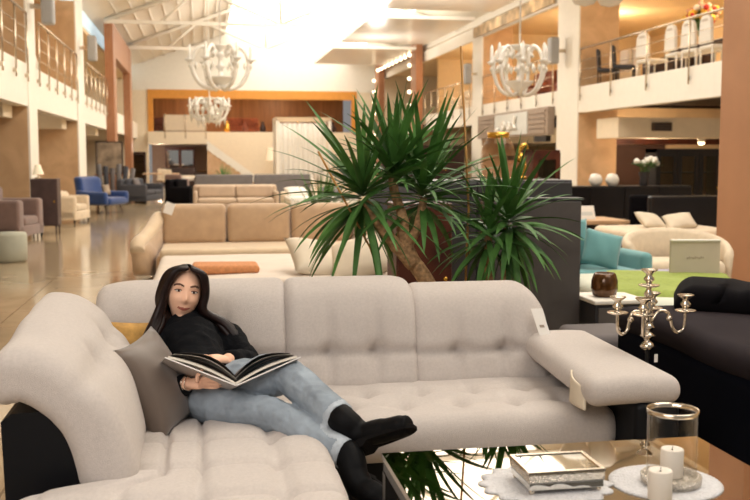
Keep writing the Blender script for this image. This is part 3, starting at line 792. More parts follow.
# ------------------------------------------------------------------ yuccas and what stands behind the sofa
def yucca(name, label, loc, trunks, crowns, seed, pot_r=.2, pot_h=.42):
    t = thing(name, label, 'plant', loc)
    MB().lathe([(pot_r*.75, 0), (pot_r*.8, .01), (pot_r, pot_h), (pot_r*.93, pot_h), (pot_r*.9, pot_h-.04), (.01, pot_h-.04)], n=24).build('pot', 'pot', t)
    MB().cyl(0, 0, pot_h-.05, pot_h-.03, pot_r*.88, 24).build('soil', 'soil', t)
    for pts, r0, r1 in trunks:
        pp = catmull(pts, 6); rr = random.Random(len(pp))
        MB().tube(pp, [(r0+(r1-r0)*i/(len(pp)-1))*(1+.13*rr.uniform(-1, 1)) for i in range(len(pp))], 10).build('trunk', 'bark', t)
    rr = random.Random(seed)
    for c, n, L, lo, hi, wd, bias in crowns:
        f = MB(); c = Vector(c)
        for i in range(n):
            u = i/(n-1)
            e = R(hi - (hi-lo)*u**.85 + rr.uniform(-9, 9))
            a = i*2.399963 + rr.uniform(-.25, .25)
            d = Vector((cos(a)*cos(e), sin(a)*cos(e), sin(e))) + Vector(bias)*.25
            l_ = L*(1.0-.18*abs(u-.35)) * rr.uniform(.8, 1.08)
            blade(f, c + Vector((0, 0, .12*(.5-u))) + d*.015, d, l_, wd*rr.uniform(.8, 1.1), .25+.95*u*rr.uniform(.6, 1.25), 8, rr.uniform(-.35, .35))
        f.build('foliage', 'leaf', t)
    return t
yucca('potted_yucca', 'tall branching yucca with long arching leaves behind the pale sofa', (1.33, 5.42, 0),
      [([(.03, 0, .38), (-.04, -.05, .72), (-.17, -.08, .93), (-.23, -.07, 1.06)], .052, .042),
       ([(-.16, -.08, .90), (-.28, -.1, 1.03), (-.36, -.08, 1.14), (-.42, -.03, 1.25)], .042, .03),
       ([(-.22, -.07, 1.03), (-.22, -.06, 1.16), (-.25, .02, 1.30), (-.26, .05, 1.40)], .034, .026),
       ([(-.22, -.07, .98), (-.14, -.07, 1.10), (-.08, .03, 1.26)], .032, .024)],
      [((-.44, -.03, 1.27), 74, .60, -56, 72, .044, (-.5, .1, .1)), ((-.25, .05, 1.40), 56, .52, -8, 80, .044, (-.05, 0, .3)), ((-.08, .05, 1.28), 72, .60, -28, 74, .044, (.5, .15, .15))], 5)
yucca('potted_yucca', 'smaller yucca with a bushy crown before the grey panel', (1.70, 5.40, 0),
      [([(-.03, 0, .38), (-.07, 0, .8), (-.08, 0, 1.05)], .036, .024), ([(.04, .02, .38), (.03, .02, .8), (.04, .02, 1.1)], .036, .026)],
      [((.05, .02, 1.12), 80, .47, -66, 86, .044, (.2, 0, .05)), ((-.08, 0, 1.05), 44, .40, -50, 80, .04, (-.2, 0, 0))], 11, .17)
o = MB().tube([(1.50, 5.5, 0.36), (1.53, 5.5, 1.2), (1.475, 5.5, 2.13)], .007, 6).build('bamboo_cane', 'bamboo'); tag(o, 'upright bamboo cane standing between the two yuccas', 'cane')
o = MB().tube([(1.14, 5.36, .38), (.92, 5.33, 1.0), (.63, 5.3, 1.53)], .006, 6).build('bamboo_cane', 'bamboo'); tag(o, 'leaning cane at the left of the tall yucca leaves', 'cane')
t = cabinet('display_cabinet', 'mahogany pedestal cabinet behind the tall yucca trunk', (1.62, 7.2, 0), 0, .42, .4, 1.16, 'mahog', 1)
t = cabinet('sideboard', 'dark grey tall sideboard carrying the clear vase behind the yuccas', (2.56, 8.4, 0), 0, 1.3, .5, 1.30, 'darkgrey', 3)
t = thing('glass_vase', 'large clear egg shaped glass vase with a gold rim', 'vase', (2.57, 8.3, 1.30))
MB().lathe([(.07, .0), (.13, .02), (.155, .14), (.15, .24), (.12, .33), (.09, .375)], n=32, cap=False).build('body', 'vaseglass', t)
MB().lathe([(.092, .365), (.098, .37), (.098, .415), (.09, .415), (.09, .365)], n=32, cap=False).build('rim', 'gold', t)
t = thing('gold_figurine', 'small gold bird figurine beside the clear vase', 'figurine', (2.80, 8.35, 1.30))
MB().cyl(0, 0, 0, .03, .05, 14).tube(catmull([(0, 0, .02), (.02, 0, .15), (-.03, 0, .24), (.03, 0, .31), (.06, 0, .27)], 4), [.03]*4+[.024]*4+[.02]*4+[.016]*4+[.008], 8).build('body', 'gold', t)
MB().sph(-.01, 0, .19, .04, .03, .05).build('wing', 'gold', t)
t = thing('room_divider', 'tall grey oak panel standing behind the smaller yucca', 'panel', (2.22, 6.36, 0))
MB().box(-.36, -.05, .02, .33, .05, 1.205, .01).build('panel', 'greyboard', t)
MB().box(-.37, -.055, 1.206, .34, .055, 1.225, .004).build('cap', 'darkgrey', t)
MB().box(-.37, -.09, 0, .34, .09, .02).build('foot', 'darkgrey', t)

# ------------------------------------------------------------------ right side display
t = thing('nightstand', 'dark nightstand with a white top beside the grey panel', 'nightstand', (2.72, 6.28, 0))
MB().box(-.15, -.19, 0, .2, .2, .52, .01).build('body', 'darkgrey', t)
MB().box(-.13, -.2, .28, .18, -.191, .5, .004).build('drawer', 'greyboard', t)
MB().box(-.13, -.2, .03, .18, -.191, .26, .004).build('drawer', 'greyboard', t)
MB().rbox(.025, 0, .537, .38, .42, .03, .01, 1).build('top', 'white', t)
t = thing('candle_holder', 'amber ribbed glass candle holder on the white nightstand top', 'candle holder', (2.70, 6.25, .552))
b = MB(); n = 40; prof = [(.055, 0), (.075, .01), (.088, .06), (.086, .11), (.072, .155), (.062, .165), (.058, .155), (.07, .11), (.07, .03), (.005, .025)]
b.lathe(prof, n=n, cap=False)
b.warp(lambda p: Vector((p.x*(1+.03*cos(20*atan2(p.y, p.x))), p.y*(1+.03*cos(20*atan2(p.y, p.x))), p.z))).build('holder', 'amber', t)
t = thing('bed', 'low bed with pale sheet right of the grey panel', 'bed', (3.45, 6.95, 0))
MB().rbox(0, 0, .2, 1.1, 1.7, .26, .05, 3).build('bed_base', 'darkgrey', t)
MB().rbox(0, 0, .42, 1.08, 1.68, .22, .09, 6).build('mattress', 'sheet', t)
MB().rbox(.25, .58, .53, .6, .5, .03, .012, 3).build('lilac_sheet', 'lilac', t)
legs4(t, 1.0, 1.6, .08, .03, 'iron')
def drape(a, b):
    x = -.7+1.4*a; y = -1.05+1.55*b
    z = .012+.012*sin(9*a+6*b)*cos(11*b)
    ax = max(0, abs(x)-.46); z -= ax*1.2 if ax > 0 else 0
    ay = max(0, -.80-y); z -= ay*1.3
    return (max(-.585-.02*sin(20*b), min(.585, x)), max(-.90-.015*sin(25*a), y), z)
o = MB().grid(30, 34, drape).build('throw_blanket', 'green', None, (3.56, 7.02, .545), (0, 0, R(-24)), solid=.014); tag(o, 'lime green throw draped over the low bed', 'blanket')
# teal sofa and cushions
t = sofa('sofa', 'teal velvet sofa partly behind the grey panel', 'sofa', (3.75, 9.3, 0), R(4), 1.15, .9, .70, 'teal', 1, .13, seat=.40, armh=.57)
pillow('scatter_cushion', 'teal square cushion leaning on the front of the teal sofa', (3.86, 9.02, .60), (R(-16), R(14), R(-8)), .38, .36, .14, 'teal')
pillow('scatter_cushion', 'upright teal cushion at the back of the teal sofa', (3.60, 9.22, .66), (R(-8), R(-3), R(4)), .42, .44, .13, 'teal')
# tables and benches beyond
t = thing('coffee_table', 'pale wood table behind the teal sofa with a card on it', 'table', (5.75, 14.2, 0))
MB().box(-.75, -.5, .5, .55, .5, .56, .01).build('tabletop', 'palewood', t); legs4(t, 1.1, .9, .5, .05, 'palewood', .08)
t = thing('open_card', 'white card display standing on the pale wood table', 'card', (5.72, 14.0, .56))
MB().box(-.16, -.01, 0, .16, .01, .22, .003).xf(Matrix.Rotation(R(-24), 4, 'X')).build('card', 'paper', t)
MB().box(-.12, -.013, .06, .12, -.011, .12).xf(Matrix.Rotation(R(-24), 4, 'X')).build('print', 'signpanel', t)
t = thing('bed', 'cream bed with two cushions behind the curved loveseat', 'bed', (6.25, 12.5, 0))
MB().rbox(0, 0, .22, 1.6, 1.3, .3, .06, 3).build('bed_base', 'blackwood', t)  # black base puts the shaded gap before the loveseat into colour
MB().rbox(0, 0, .44, 1.56, 1.26, .2, .08, 4).build('mattress', 'cream', t)
MB().rbox(.75, .72, .48, 1.3, .12, .92, .04, 3).build('headboard', 'blackwood', t)
legs4(t, 1.5, 1.2, .08, .03, 'iron')
pillow('scatter_cushion', 'beige cushion on the cream bed, the left one', (6.05, 12.5, .63), (R(-60), R(8), R(10)), .38, .37, .14, 'pillowcream')
pillow('scatter_cushion', 'beige cushion on the cream bed, the right one', (6.42, 12.4, .625), (R(-62), R(-8), R(-10)), .40, .37, .14, 'pillowcream')
# curved loveseat
t = thing('loveseat', 'cream curved loveseat before the terracotta pillar', 'loveseat', (5.22, 10.1, 0), R(-14))
t.scale = (.72, .85, .93)
MB().rbox(-.05, -.12, .31, 1.3, .68, .2, .09, 6).build('seat', 'cream', t)
MB().rbox(-.05, -.1, .14, 1.26, .66, .16, .05, 3).build('base', 'cream', t)
def shell(a, b):
    return None
cb = MB(); N = 26; vs = []; fs = []
for i in range(N+1):
    s = i/N; ph = R(200) - s*R(220)
    bx, by = .74*cos(ph), .40*sin(ph)+.02
    hgt = .46 + .33*(sin(pi*min(1, max(0, s*.85+.15)))**.9)*(.72+.28*s)
    nx, ny = cos(ph), sin(ph)
    for k in range(8):
        q = 2*pi*k/8
    ring = [(-.06, .08), (-.06, hgt-.05), (-.03, hgt), (.03, hgt+.005), (.07, hgt-.04), (.05, .08)]
    for dx, z in ring: vs.append((bx+nx*(dx+.06*z), by+ny*(dx+.06*z), z))
for i in range(N):
    for k in range(6):
        j = (k+1) % 6; fs.append((i*6+k, i*6+j, (i+1)*6+j, (i+1)*6+k))
fs += [tuple(range(5, -1, -1)), tuple(N*6+k for k in range(6))]
cb._add(vs, fs).build('curved_back', 'cream', t)
for a in (-.5, .4):
    for b_ in (-.3, .2): MB().cyl(a, b_, 0, .08, .03, 10).build('leg', 'iron', t)
# white board sign on a stand
t = thing('display_sign', 'cream board sign on a stand before the curved loveseat', 'sign', (3.92, 7.3, 0), R(-8))
MB().rbox(0, 0, .69, .41, .03, .29, .008, 1, 1).build('board', 'board', t)
MB().box(-.2, -.03, .826, .2, .03, .838).build('top_edge', 'paper', t)
lg = MB()
for k in range(9): lg.box(-.07+.016*k, -.0175, .68+.004*(k % 3), -.06+.016*k, -.0152, .695+.004*((k*2) % 3))
lg.build('lettering', 'print', t)
MB().box(-.02, .02, .02, .02, .05, .8).box(-.15, -.1, 0, .15, .12, .02).build('stand', 'beigeseat', t)
# black sideboard with flowers
t = cabinet('sideboard', 'long black sideboard under the brick wall with flowers on top', (7.5, 16.8, 0), 0, 2.6, .5, .98, 'blackwood', 4)
for i, (x, l_) in enumerate(((7.02, 'left'), (7.34, 'right'))):
    o = MB().sph(0, 0, .11, .12, n=16, m=12).warp(lambda p: p*(1+.12*noise.noise(p*30))).build('flower_ball', 'fwhite', None, (x, 16.75, .975)); tag(o, f'white crystal flower ball on the black sideboard, the {l_} one of two', 'ornament')
def bouquet(label, loc, mats_, n, h, r, seed, petal=.06, cat='bouquet', vm='vaseglass', vh=.25):
    t = thing('flower_vase', label, cat, loc)
    MB().lathe([(.06, 0), (.08, .02), (.07, vh*.5), (.1, vh)], n=16, cap=False).build('vase', vm, t)
    rr = random.Random(seed); f = MB(); g = [MB() for _ in mats_]
    for i in range(n):
        a = rr.random()*2*pi; q = r*sqrt(rr.random()); z = vh + h*(.35+.65*rr.random())*(1-.4*q/r)
        p = (q*cos(a), q*sin(a)*.8, z)
        f.tube([(0, 0, vh*.3), (p[0]*.5, p[1]*.5, (vh+z)*.5), p], .008, 4)
        for k in range(2): blade(f, Vector((p[0]*.7, p[1]*.7, z*.8)), Vector((cos(a+k*2), sin(a+k*2), .4)), .2, .06, .6, 4)
        g[i % len(mats_)].sph(*p, petal*rr.uniform(.7, 1.2), n=8, m=6)
    f.build('stems', 'leafy', t)
    for m, q in zip(mats_, g): q.build('blossoms', m, t)
    return t
bouquet('white tulips in a vase on the black sideboard', (7.95, 16.75, .98), ['fwhite'], 12, .34, .26, 4, .05, vm='darkgrey')
cabinet('glass_cabinet', 'black glazed cabinet with three tall panes at the right', (9.45, 18.2, 0), 0, 1.35, .5, 1.66, 'blackwood', 3, .06, glass='glassg')
t = thing('bed_headboard', 'low black upholstered headboard before the glazed cabinet', 'headboard', (7.3, 14.4, 0))
MB().rbox(0, 0, .46, 1.4, .12, .90, .05, 3).build('panel', 'blackfab', t); MB().rbox(0, -.3, .2, 1.4, .6, .38, .04, 2).build('base', 'blackfab', t)
# display cabinets behind the vase
cabinet('display_cabinet', 'mahogany glazed display cabinet right of the clear vase', (5.40, 15.2, 0), R(10), .5, .5, 1.61, 'mahog', 1, .06, glass='glassg')
cabinet('display_cabinet', 'paler glazed cabinet just behind the mahogany one', (6.05, 17.6, 0), 0, .7, .45, 1.52, 'midwood', 2, .06, glass='glassg')
cabinet('sideboard', 'dark sideboard below the column far behind the yuccas', (6.0, 22, 0), 0, 4.4, .5, .9, 'charcoal', 5)
cabinet('wardrobe', 'dark wardrobe far behind the tall yucca leaves', (8.3, 36.5, 0), 0, 3.2, .6, 1.95, 'darkwood', 4, cat='wardrobe')

# ------------------------------------------------------------------ upstairs on the right
for i, (y, l_) in enumerate(((19.7, 'white high backed chair nearest the terracotta pillar upstairs'), (20.5, 'white high backed chair upstairs, second from the terracotta pillar'),
                     (21.3, 'white high backed chair upstairs, third from the terracotta pillar'), (22.8, 'white high backed chair upstairs, farthest from the terracotta pillar'))):
    chair(l_, (10.95, y, 3.4), R(90+8*(i % 2)), 'whitecloth', 'white', 1.12, .56, 'white upstairs chairs', cover=True)
t = thing('dining_table', 'upstairs dining table behind the white high backed chairs', 'table', (12.3, 21.5, 3.4))
MB().box(-.6, -1.9, .72, .6, 1.9, .78, .01).build('tabletop', 'darkwood', t); legs4(t, 1.1, 3.6, .72, .05, 'darkwood')
bouquet('bright bouquet of red and yellow flowers on the upstairs dining table', (12.3, 22.9, 4.185), ['fred', 'fyel', 'fpink', 'fwhite'], 50, .75, .55, 9, .075, vm='whitecloth', vh=.5)
for y, l_ in ((24.4, 'dark grey chair upstairs left of the white chairs'), (25.4, 'dark grey chair upstairs beside the right stone column')):
    chair(l_, (10.95, y, 3.4), R(60), 'charcoal', 'iron', 1.0, .55, 'dark upstairs chairs')
t = thing('cabinet', 'low dark chest upstairs beyond the white chairs', 'chest', (12.6, 24.8, 3.4)); MB().box(-.4, -1.2, 0, .4, 1.2, .7, .02).build('body', 'darkwood', t); MB().box(-.43, -1.23, .701, .43, 1.23, .74, .01).build('top', 'darkwood', t)
for y, l_ in ((29.2, 'rust red armchair upstairs above the right half of the shop sign'), (32.4, 'rust red armchair upstairs above the left half of the shop sign')):
    sofa('armchair', l_, 'armchair', (11.5, y, 3.4), R(-90), 2.2, .9, 1.0, 'redfab', 2, .16)
t = sofa('armchair', 'pale armchair upstairs between the column and the rust red ones', 'armchair', (12.6, 28.3, 3.4), R(-90), .9, .9, 1.35, 'whitecloth', 1, .12)
for y in (39.5, 41.8):
    o = sofa('armchair', 'cream armchair upstairs above the yucca, ' + ('nearer' if y < 40 else 'farther') + ' one', 'armchair', (11.4, y, 3.4), R(-90), 1.5, .9, 1.0, 'cream', 1, .16)
for y, l_ in ((25.2, 'white umbrella shaped lamp upstairs behind the first left railing'),):
    t = thing('floor_lamp', l_, 'lamp', (-4.6, 27.4, 3.4)); MB().lathe([(.5, .35), (.28, 1.1), (.06, 1.55)], n=16).build('lamp_shade', 'white', t); MB().tube([(0, 0, 0), (0, 0, .5)], .05, 8).build('stand', 'steel', t)
sofa('sofa', 'dark brown sofa upstairs at the left edge of the picture', 'sofa', (-5.0, 20.0, 3.4), R(90), 2.0, .9, .95, 'mahog', 2)

leafy('potted_plant', 'dark leafy plant behind the left leaves of the tall yucca', (2.0, 16.5, 0), 1.2, .6, 70, 'leaf')
# ------------------------------------------------------------------ the pale corner sofa
def PW(mb, name, m, parent, solid=0):
    """build a part given in world coordinates under an unrotated thing"""
    loc = parent.location.copy(); p = parent.parent
    while p: loc += p.location; p = p.parent
    mb.xf(Matrix.Translation(-loc)); return mb.build(name, m, parent, solid=solid)
def loft(outline, axis_vals, capr, place, crown=None):
    """sweep a closed 2-D outline along an axis with rounded ends; place(u, v, t) -> xyz"""
    cx = sum(p[0] for p in outline)/len(outline); cz = sum(p[1] for p in outline)/len(outline)
    mb = MB(); vs = []; fs = []; n = len(outline); a0, a1 = axis_vals[0], axis_vals[-1]
    rows = []
    for t in axis_vals:
        d = min(t-a0, a1-t); ins = 0
        if d < capr: ins = capr - sqrt(max(0, capr**2-(capr-d)**2))
        rows.append((t, ins))
    # outward normals of the outline for the inset
    nrm = []
    for i in range(n):
        a = outline[i-1]; b = outline[(i+1) % n]; dx, dz = b[0]-a[0], b[1]-a[1]; L = sqrt(dx*dx+dz*dz) or 1
        nx, nz = dz/L, -dx/L
        nrm.append((nx, nz))
    area = sum(outline[i][0]*outline[(i+1) % n][1]-outline[(i+1) % n][0]*outline[i][1] for i in range(n))
    sg = 1 if area > 0 else -1
    for t, ins in rows:
        for i, (u, v) in enumerate(outline):
            vs.append(tuple(place(u-sg*nrm[i][0]*ins, v-sg*nrm[i][1]*ins, t)))
    m = len(rows)
    for j in range(m-1):
        for i in range(n):
            k = (i+1) % n; fs.append((j*n+i, j*n+k, (j+1)*n+k, (j+1)*n+i))
    c0 = len(vs)
    for j in (0, m-1):
        ring = vs[j*n:(j+1)*n]; vs.append(tuple(sum(p[d] for p in ring)/n for d in range(3)))
    for i in range(n):
        k = (i+1) % n; fs.append((k, i, c0)); fs.append(((m-1)*n+i, (m-1)*n+k, c0+1))
    mb._add(vs, fs); return mb
def closed_curve(pts, k=6):
    n = len(pts); out = []
    for i in range(n):
        a, b, c, d = (Vector(pts[(i+o) % n]+(0,)) for o in (-1, 0, 1, 2))
        for j in range(k):
            t = j/k; p = .5*((2*b)+(c-a)*t+(2*a-5*b+4*c-d)*t*t+(3*b-a-3*c+d)*t**3); out.append((p.x, p.y))
    return out
def ends(a0, a1, r, step=.02, k=5):
    a = [a0+r*(1-cos(pi/2*i/k)) for i in range(k+1)]
    n = max(1, int((a1-a0-2*r)/step)); b = [a0+r+(a1-a0-2*r)*i/n for i in range(1, n)]
    return a+b+[a1-r+r*sin(pi/2*i/k) for i in range(k+1)]

sofa_t = thing('corner_sofa', 'pale grey tufted corner sofa with black base that the woman sits on', 'sofa', (.6, 3.8, 0))
# black carcass
PW(MB().rbox(1.03, 4.20, .18, 1.28, .72, .26, .03, 2), 'seat_base', 'black', sofa_t)
PW(MB().rbox(-.06, 3.35, .16, .88, 2.0, .22, .03, 2), 'chaise_base', 'black', sofa_t)
PW(MB().rbox(.56, 4.72, .36, 2.10, .12, .60, .04, 2), 'back_frame', 'black', sofa_t)
PW(MB().prism([(-.615, .06), (-.28, .06), (-.28, .47), (-.40, .68), (-.44, .70), (-.60, .695), (-.63, .67)], 'y', 3.17, 4.60), 'left_arm_base', 'black', sofa_t)
PW(MB().rbox(1.775, 4.06, .29, .19, 1.02, .48, .03, 2), 'right_arm_base', 'black', sofa_t)
for x, y in ((-.55, 2.5), (.3, 2.5), (1.8, 3.55), (1.8, 4.6), (-.5, 4.5)):
    PW(MB().cyl(x, y, 0, .06, .025, 12), 'foot', 'steel', sofa_t)
# tufted chaise seat
def crease(d, s): return exp(-(d/s)**2)
CX, CY, SX, SY = -.02, 3.25, .25, .31
def chaise(p):
    x, y, z = p.x + (-.08), p.y + 3.33, p.z + .365
    if z > .36:
        gx = abs(((x-CX)/SX+.5) % 1-.5)*SX; gy = abs(((y-CY)/SY+.5) % 1-.5)*SY
        k = sst((z-.36)/.07)
        z -= k*(.028*crease(gx, .022) + .030*crease(gy, .024) + .016*crease(sqrt(gx*gx+gy*gy), .045))
        z += k*(.018 + .006*noise.noise(Vector((x*4, y*4, 0))))
    f = sst((y-3.04)/.12)
    if x < 0: x *= 1 - f*(1-.29/.58)
    # the front right edge bows outward
    x += .03*sst((x-.1)/.3)*sin(max(0, min(1, (y-2.3)/1.7))*pi)
    return Vector((x+.08, y-3.33, z-.365))
PW(MB().rbox(-.08, 3.33, .365, 1.0, 2.1, .20, .075, fn=chaise, step=.02, k=4), 'chaise_seat', 'sofa', sofa_t)
# tufted long seat
def longseat(p):
    x, y, z = p.x + 1.0, p.y + 4.12, p.z + .365
    if z > .36:
        k = sst((z-.36)/.07)
        for ry, off in ((4.19, 0), (3.96, .12)):
            gx = abs(((x-.46-off)/.24+.5) % 1-.5)*.24
            z -= k*(.040*crease(sqrt(gx*gx+((y-ry)*.9)**2), .045) + .013*crease(y-ry, .03))
            z -= k*.013*crease(gx, .022)*crease(y-ry, .12)
        z += k*(.010+.005*noise.noise(Vector((x*4, y*4, 3))))
    return Vector((x-1.0, y-4.12, z-.365))
PW(MB().rbox(1.0, 4.12, .365, 1.41, .80, .185, .08, fn=longseat, step=.02, k=4), 'long_seat', 'sofa', sofa_t)
# left arm cushion: a tall bolster folded outward over the arm
ol = closed_curve([(-.225, .44), (-.25, .56), (-.30, .70), (-.365, .82), (-.44, .92), (-.53, .972), (-.61, .96), (-.67, .90), (-.695, .82), (-.675, .75), (-.60, .705), (-.51, .68), (-.45, .61), (-.425, .52), (-.42, .44)], 5)
def lplace(u, v, t):
    s = max(0, (v-.5)/.45)
    y = t + .16*s*(1-(t-3.20)/.95) + .02*s
    crs = .022*crease(v-.70, .025)*(1 if u > -.45 else 0)*(1 if v < .8 else 0)
    tf = 0
    for ty in (3.5, 3.82): tf += .03*crease(sqrt((y-ty)**2+(v-.70)**2), .05)
    q = .008*noise.noise(Vector((u*5, y*4, v*5)))
    return (u - (crs+tf)*(1 if u > -.42 else 0) + q, y, v + q)
CL = catmull([(-.300, 0, .43), (-.318, 0, .54), (-.365, 0, .66), (-.435, 0, .775), (-.53, 0, .86), (-.65, 0, .875)], 8)
CLL = [0]
for i in range(1, len(CL)): CLL.append(CLL[-1]+(CL[i]-CL[i-1]).length)
def armc(p):
    L = CLL[-1]; s = (p.z/.70+.5)*L; s = max(0, min(L*.9999, s))
    i = max(j for j in range(len(CL)-1) if CLL[j] <= s); f = (s-CLL[i])/(CLL[i+1]-CLL[i])
    c = CL[i].lerp(CL[i+1], f); tg_ = (CL[min(i+1, len(CL)-1)]-CL[max(i-1, 0)]).normalized()
    if p.z/.70+.5 > 1: c = c + tg_*(p.z-.35)
    nr = Vector((tg_.z, 0, -tg_.x))                     # towards the seat / upwards
    y = p.y + 3.63; q = s/L; th_ = p.x
    e = .012*noise.noise(Vector((p.x*5, y*5, p.z*5)))
    k = 1 if th_ > 0 else 0
    tf = sum(.035*crease(sqrt((y-ty)**2+(s-.36)**2), .055) for ty in (3.5, 3.84))
    bul = .018*sin(pi*min(1, q))*(1-((y-3.67)/.5)**2)
    v = c + nr*(th_ + k*(bul - tf - .014*crease(s-.36, .03)) + e)
    yy = y + .015*max(0, q-.35)*(1-(y-3.14)/1.0)
    near = max(0, min(1, 1-(y-3.1)/1.05)); return Vector((v.x-.02*near*max(0, q-.4), yy, v.z - .13*max(0, q-.4)*near))
PW(MB().rbox(0, 0, 0, .18, 1.03, .70, .065, fn=armc, step=.022, k=4), 'arm_cushion', 'sofa', sofa_t)
# three back cushions
def backcushion(x0, x1, dz, lean, tx, dy=0, tl=0, tr=0):
    o = closed_curve([(4.375, .43), (4.372, .56), (4.385, .68), (4.40, .80), (4.44, .89), (4.52, .938), (4.60, .93), (4.65, .87), (4.66, .78), (4.655, .6), (4.65, .43)], 5)
    def pl(u, v, t):
        w = (t-x0)/(x1-x0)
        vv = .43 + (v-.43)*(1+dz/.5)
        s = max(0, (v-.43)/.5)
        y = u + lean*s*s + dy
        front = sst((4.56-u)/.1)
        # corner rounding of the top ends
        drop = tl*max(0, 1-w/.22)**2 + tr*max(0, (w-.78)/.22)**2
        vv -= drop*s**2
        bulge = .02*(1-(2*w-1)**2)*s
        cr = .026*crease(v-.61, .02)
        tf = 0
        for q in tx: tf += .044*crease(sqrt((t-q)**2+(v-.61)**2), .045) + .022*crease(t-q, .02)*crease(v-.53, .09) + .016*crease(t-q, .02)*crease(v-.72, .09)
        nn = .006*noise.noise(Vector((t*4, v*4, 9)))
        return (t, y + front*(cr+tf-bulge+nn), vv)
    return loft(o, ends(x0, x1, .05, .016), .05, pl)
PW(backcushion(-.475, .385, -.008, .06, (-.18, .10), 0, .03, .0), 'back_cushion', 'sofa', sofa_t)
PW(backcushion(.372, .985, -.006, .05, (.57, .79), -.015, .0, .025), 'back_cushion', 'sofa', sofa_t)
PW(backcushion(.965, 1.635, -.045, .05, (1.18, 1.41), 0, .0, .10), 'back_cushion', 'sofa', sofa_t)
# right arm pad, pocket, tags
def pad(p):
    y = p.y
    w = 1 - .10*(y/.48) if y < 0 else 1 - .1*(y/.48)
    return Vector((p.x*(1+.10*(-y/.48)), y - .05*(p.x/.2)*(-1)*0, p.z + .018*(y/.48) + .012*(1-(p.x/.2)**2)))
PW(MB().rbox(1.68, 4.01, .585, .37, .93, .12, .055, fn=pad, step=.04), 'arm_pad', 'sofa', sofa_t)
pk = MB().grid(8, 10, lambda a, b: (1.497-.022*sin(pi*a)*(1-b*.6)-.02*b, 3.58+.16*a+.04*(1-b), .625-.12*b-.04*(1-a)*(1-b)))
PW(pk, 'remote_pocket', 'pillowcream', sofa_t, solid=.008)
tg = PW(MB().box(1.545, 4.365, .66, 1.60, 4.37, .785, .001).warp(lambda p: Vector((p.x-.25*(p.z-.72), p.y+.35*(p.z-.72), p.z))), 'hang_tag', 'paper', sofa_t)
tg['label'] = 'white hang tag'
PW(MB().box(1.56, 4.362, .70, 1.582, 4.364, .712).warp(lambda p: Vector((p.x-.25*(p.z-.72), p.y+.35*(p.z-.72), p.z))), 'print', 'print', tg)

# cushions on it
o = MB().pillow(.34, .40, .17, 16, .09).build('scatter_cushion', 'taupe', None, (-.185, 3.80, .628), (R(-24), R(-6), R(68)))
tag(o, 'taupe satin cushion leaning between the sofa arm and the woman', 'cushion')
o = MB().pillow(.34, .36, .12, 12, .05).build('scatter_cushion', 'mustard', None, (-.25, 4.23, .625), (R(-14), R(4), R(20)))
tag(o, 'mustard patterned cushion behind the woman and the taupe cushion', 'cushion')

# ------------------------------------------------------------------ mirror-topped coffee table and what is on it
TK = (1.5-.59)/1.05                                   # proportion of table and tableware
tb = thing('coffee_table', 'low coffee table with a bronze mirror glass top', 'table', (1.225*TK, 2.745*TK, 0))
TZ = .59
MB().box(-.605*TK, -.605*TK, TZ-.018, .605*TK, .605*TK, TZ).build('mirror_top', 'bronze', tb)
MB().box(-.52, -.52, TZ-.055, .52, -.49, TZ-.019).box(-.52, .49, TZ-.055, .52, .52, TZ-.019).box(-.52, -.49, TZ-.055, -.49, .49, TZ-.019).box(.49, -.49, TZ-.055, .52, .49, TZ-.019).build('frame', 'tableframe', tb)
for x in (-.5, .5):
    for y in (-.5, .5): MB().box(x-.022, y-.022, 0, x+.022, y+.022, TZ-.056).build('leg', 'tableframe', tb)
def doily(loc, r, lobes, amp, label, sq=1.0):
    mb = MB(); n = 120; vs = [(0, 0, .0035)]; fs = []
    for k, q in enumerate((.35, .7, .9, 1.0, 1.0)):
        for i in range(n):
            a = 2*pi*i/n; rr = r*q*(1+(amp*abs(sin(lobes*a/2))-amp*.5)*(q if k >= 2 else .2))
            z = .0035 + (.0015*sin(i*1.7) if k in (1, 2) else 0) if k < 4 else .0
            vs.append((rr*cos(a), sq*rr*sin(a), z))
    for i in range(n):
        j = (i+1) % n; fs.append((0, 1+i, 1+j))
        for k in range(4): fs.append((1+k*n+i, 1+(k+1)*n+i, 1+(k+1)*n+j, 1+k*n+j))
    mb._add(vs, fs); o = mb.build('lace_doily', 'lace', None, loc); o.scale = (TK, TK, TK); tag(o, label, 'doily', None); return o
doily((.1*0+1.08*TK, 2.93*TK, TZ+.0003), .205, 16, .14, 'white scalloped lace doily under the mirrored box', .92)
doily((1.465*TK, 2.875*TK, TZ+.0003), .178, 60, .02, 'white round lace doily under the hurricane candle glass')
bx = thing('jewellery_box', 'silver mirrored jewellery box with glittery edges on a doily', 'box', (1.11*TK, 2.915*TK, TZ+.004))
bx.scale = (TK, TK, TK)
hw, hd = .122, .092
for x in (-1, 1):
    for y in (-1, 1): MB().sph(x*(hw-.012), y*(hd-.012), .008, .009, n=8, m=6).build('foot', 'silver', bx)
MB().box(-hw, -hd, .014, hw, hd, .036, .002).build('lower_body', 'mirror', bx)
MB().rbox(0, 0, .051, 2*hw+.006, 2*hd+.006, .028, .004, 20, 2).build('glitter_band', 'silverglit', bx)
ld = MB()
for a in ((-hw-.004, -hd-.004, hw+.004, -hd+.008), (-hw-.004, hd-.008, hw+.004, hd+.004)): ld.box(a[0], a[1], .066, a[2], a[3], .074)
for a in ((-hw-.004, -hd+.008, -hw+.008, hd-.008), (hw-.008, -hd+.008, hw+.004, hd-.008)): ld.box(a[0], a[1], .066, a[2], a[3], .074)
ld = ld.build('lid_frame', 'silver', bx)
MB().box(-hw+.008, -hd+.008, .066, hw-.008, hd-.008, .0705).build('lid_mirror', 'mirror', ld)
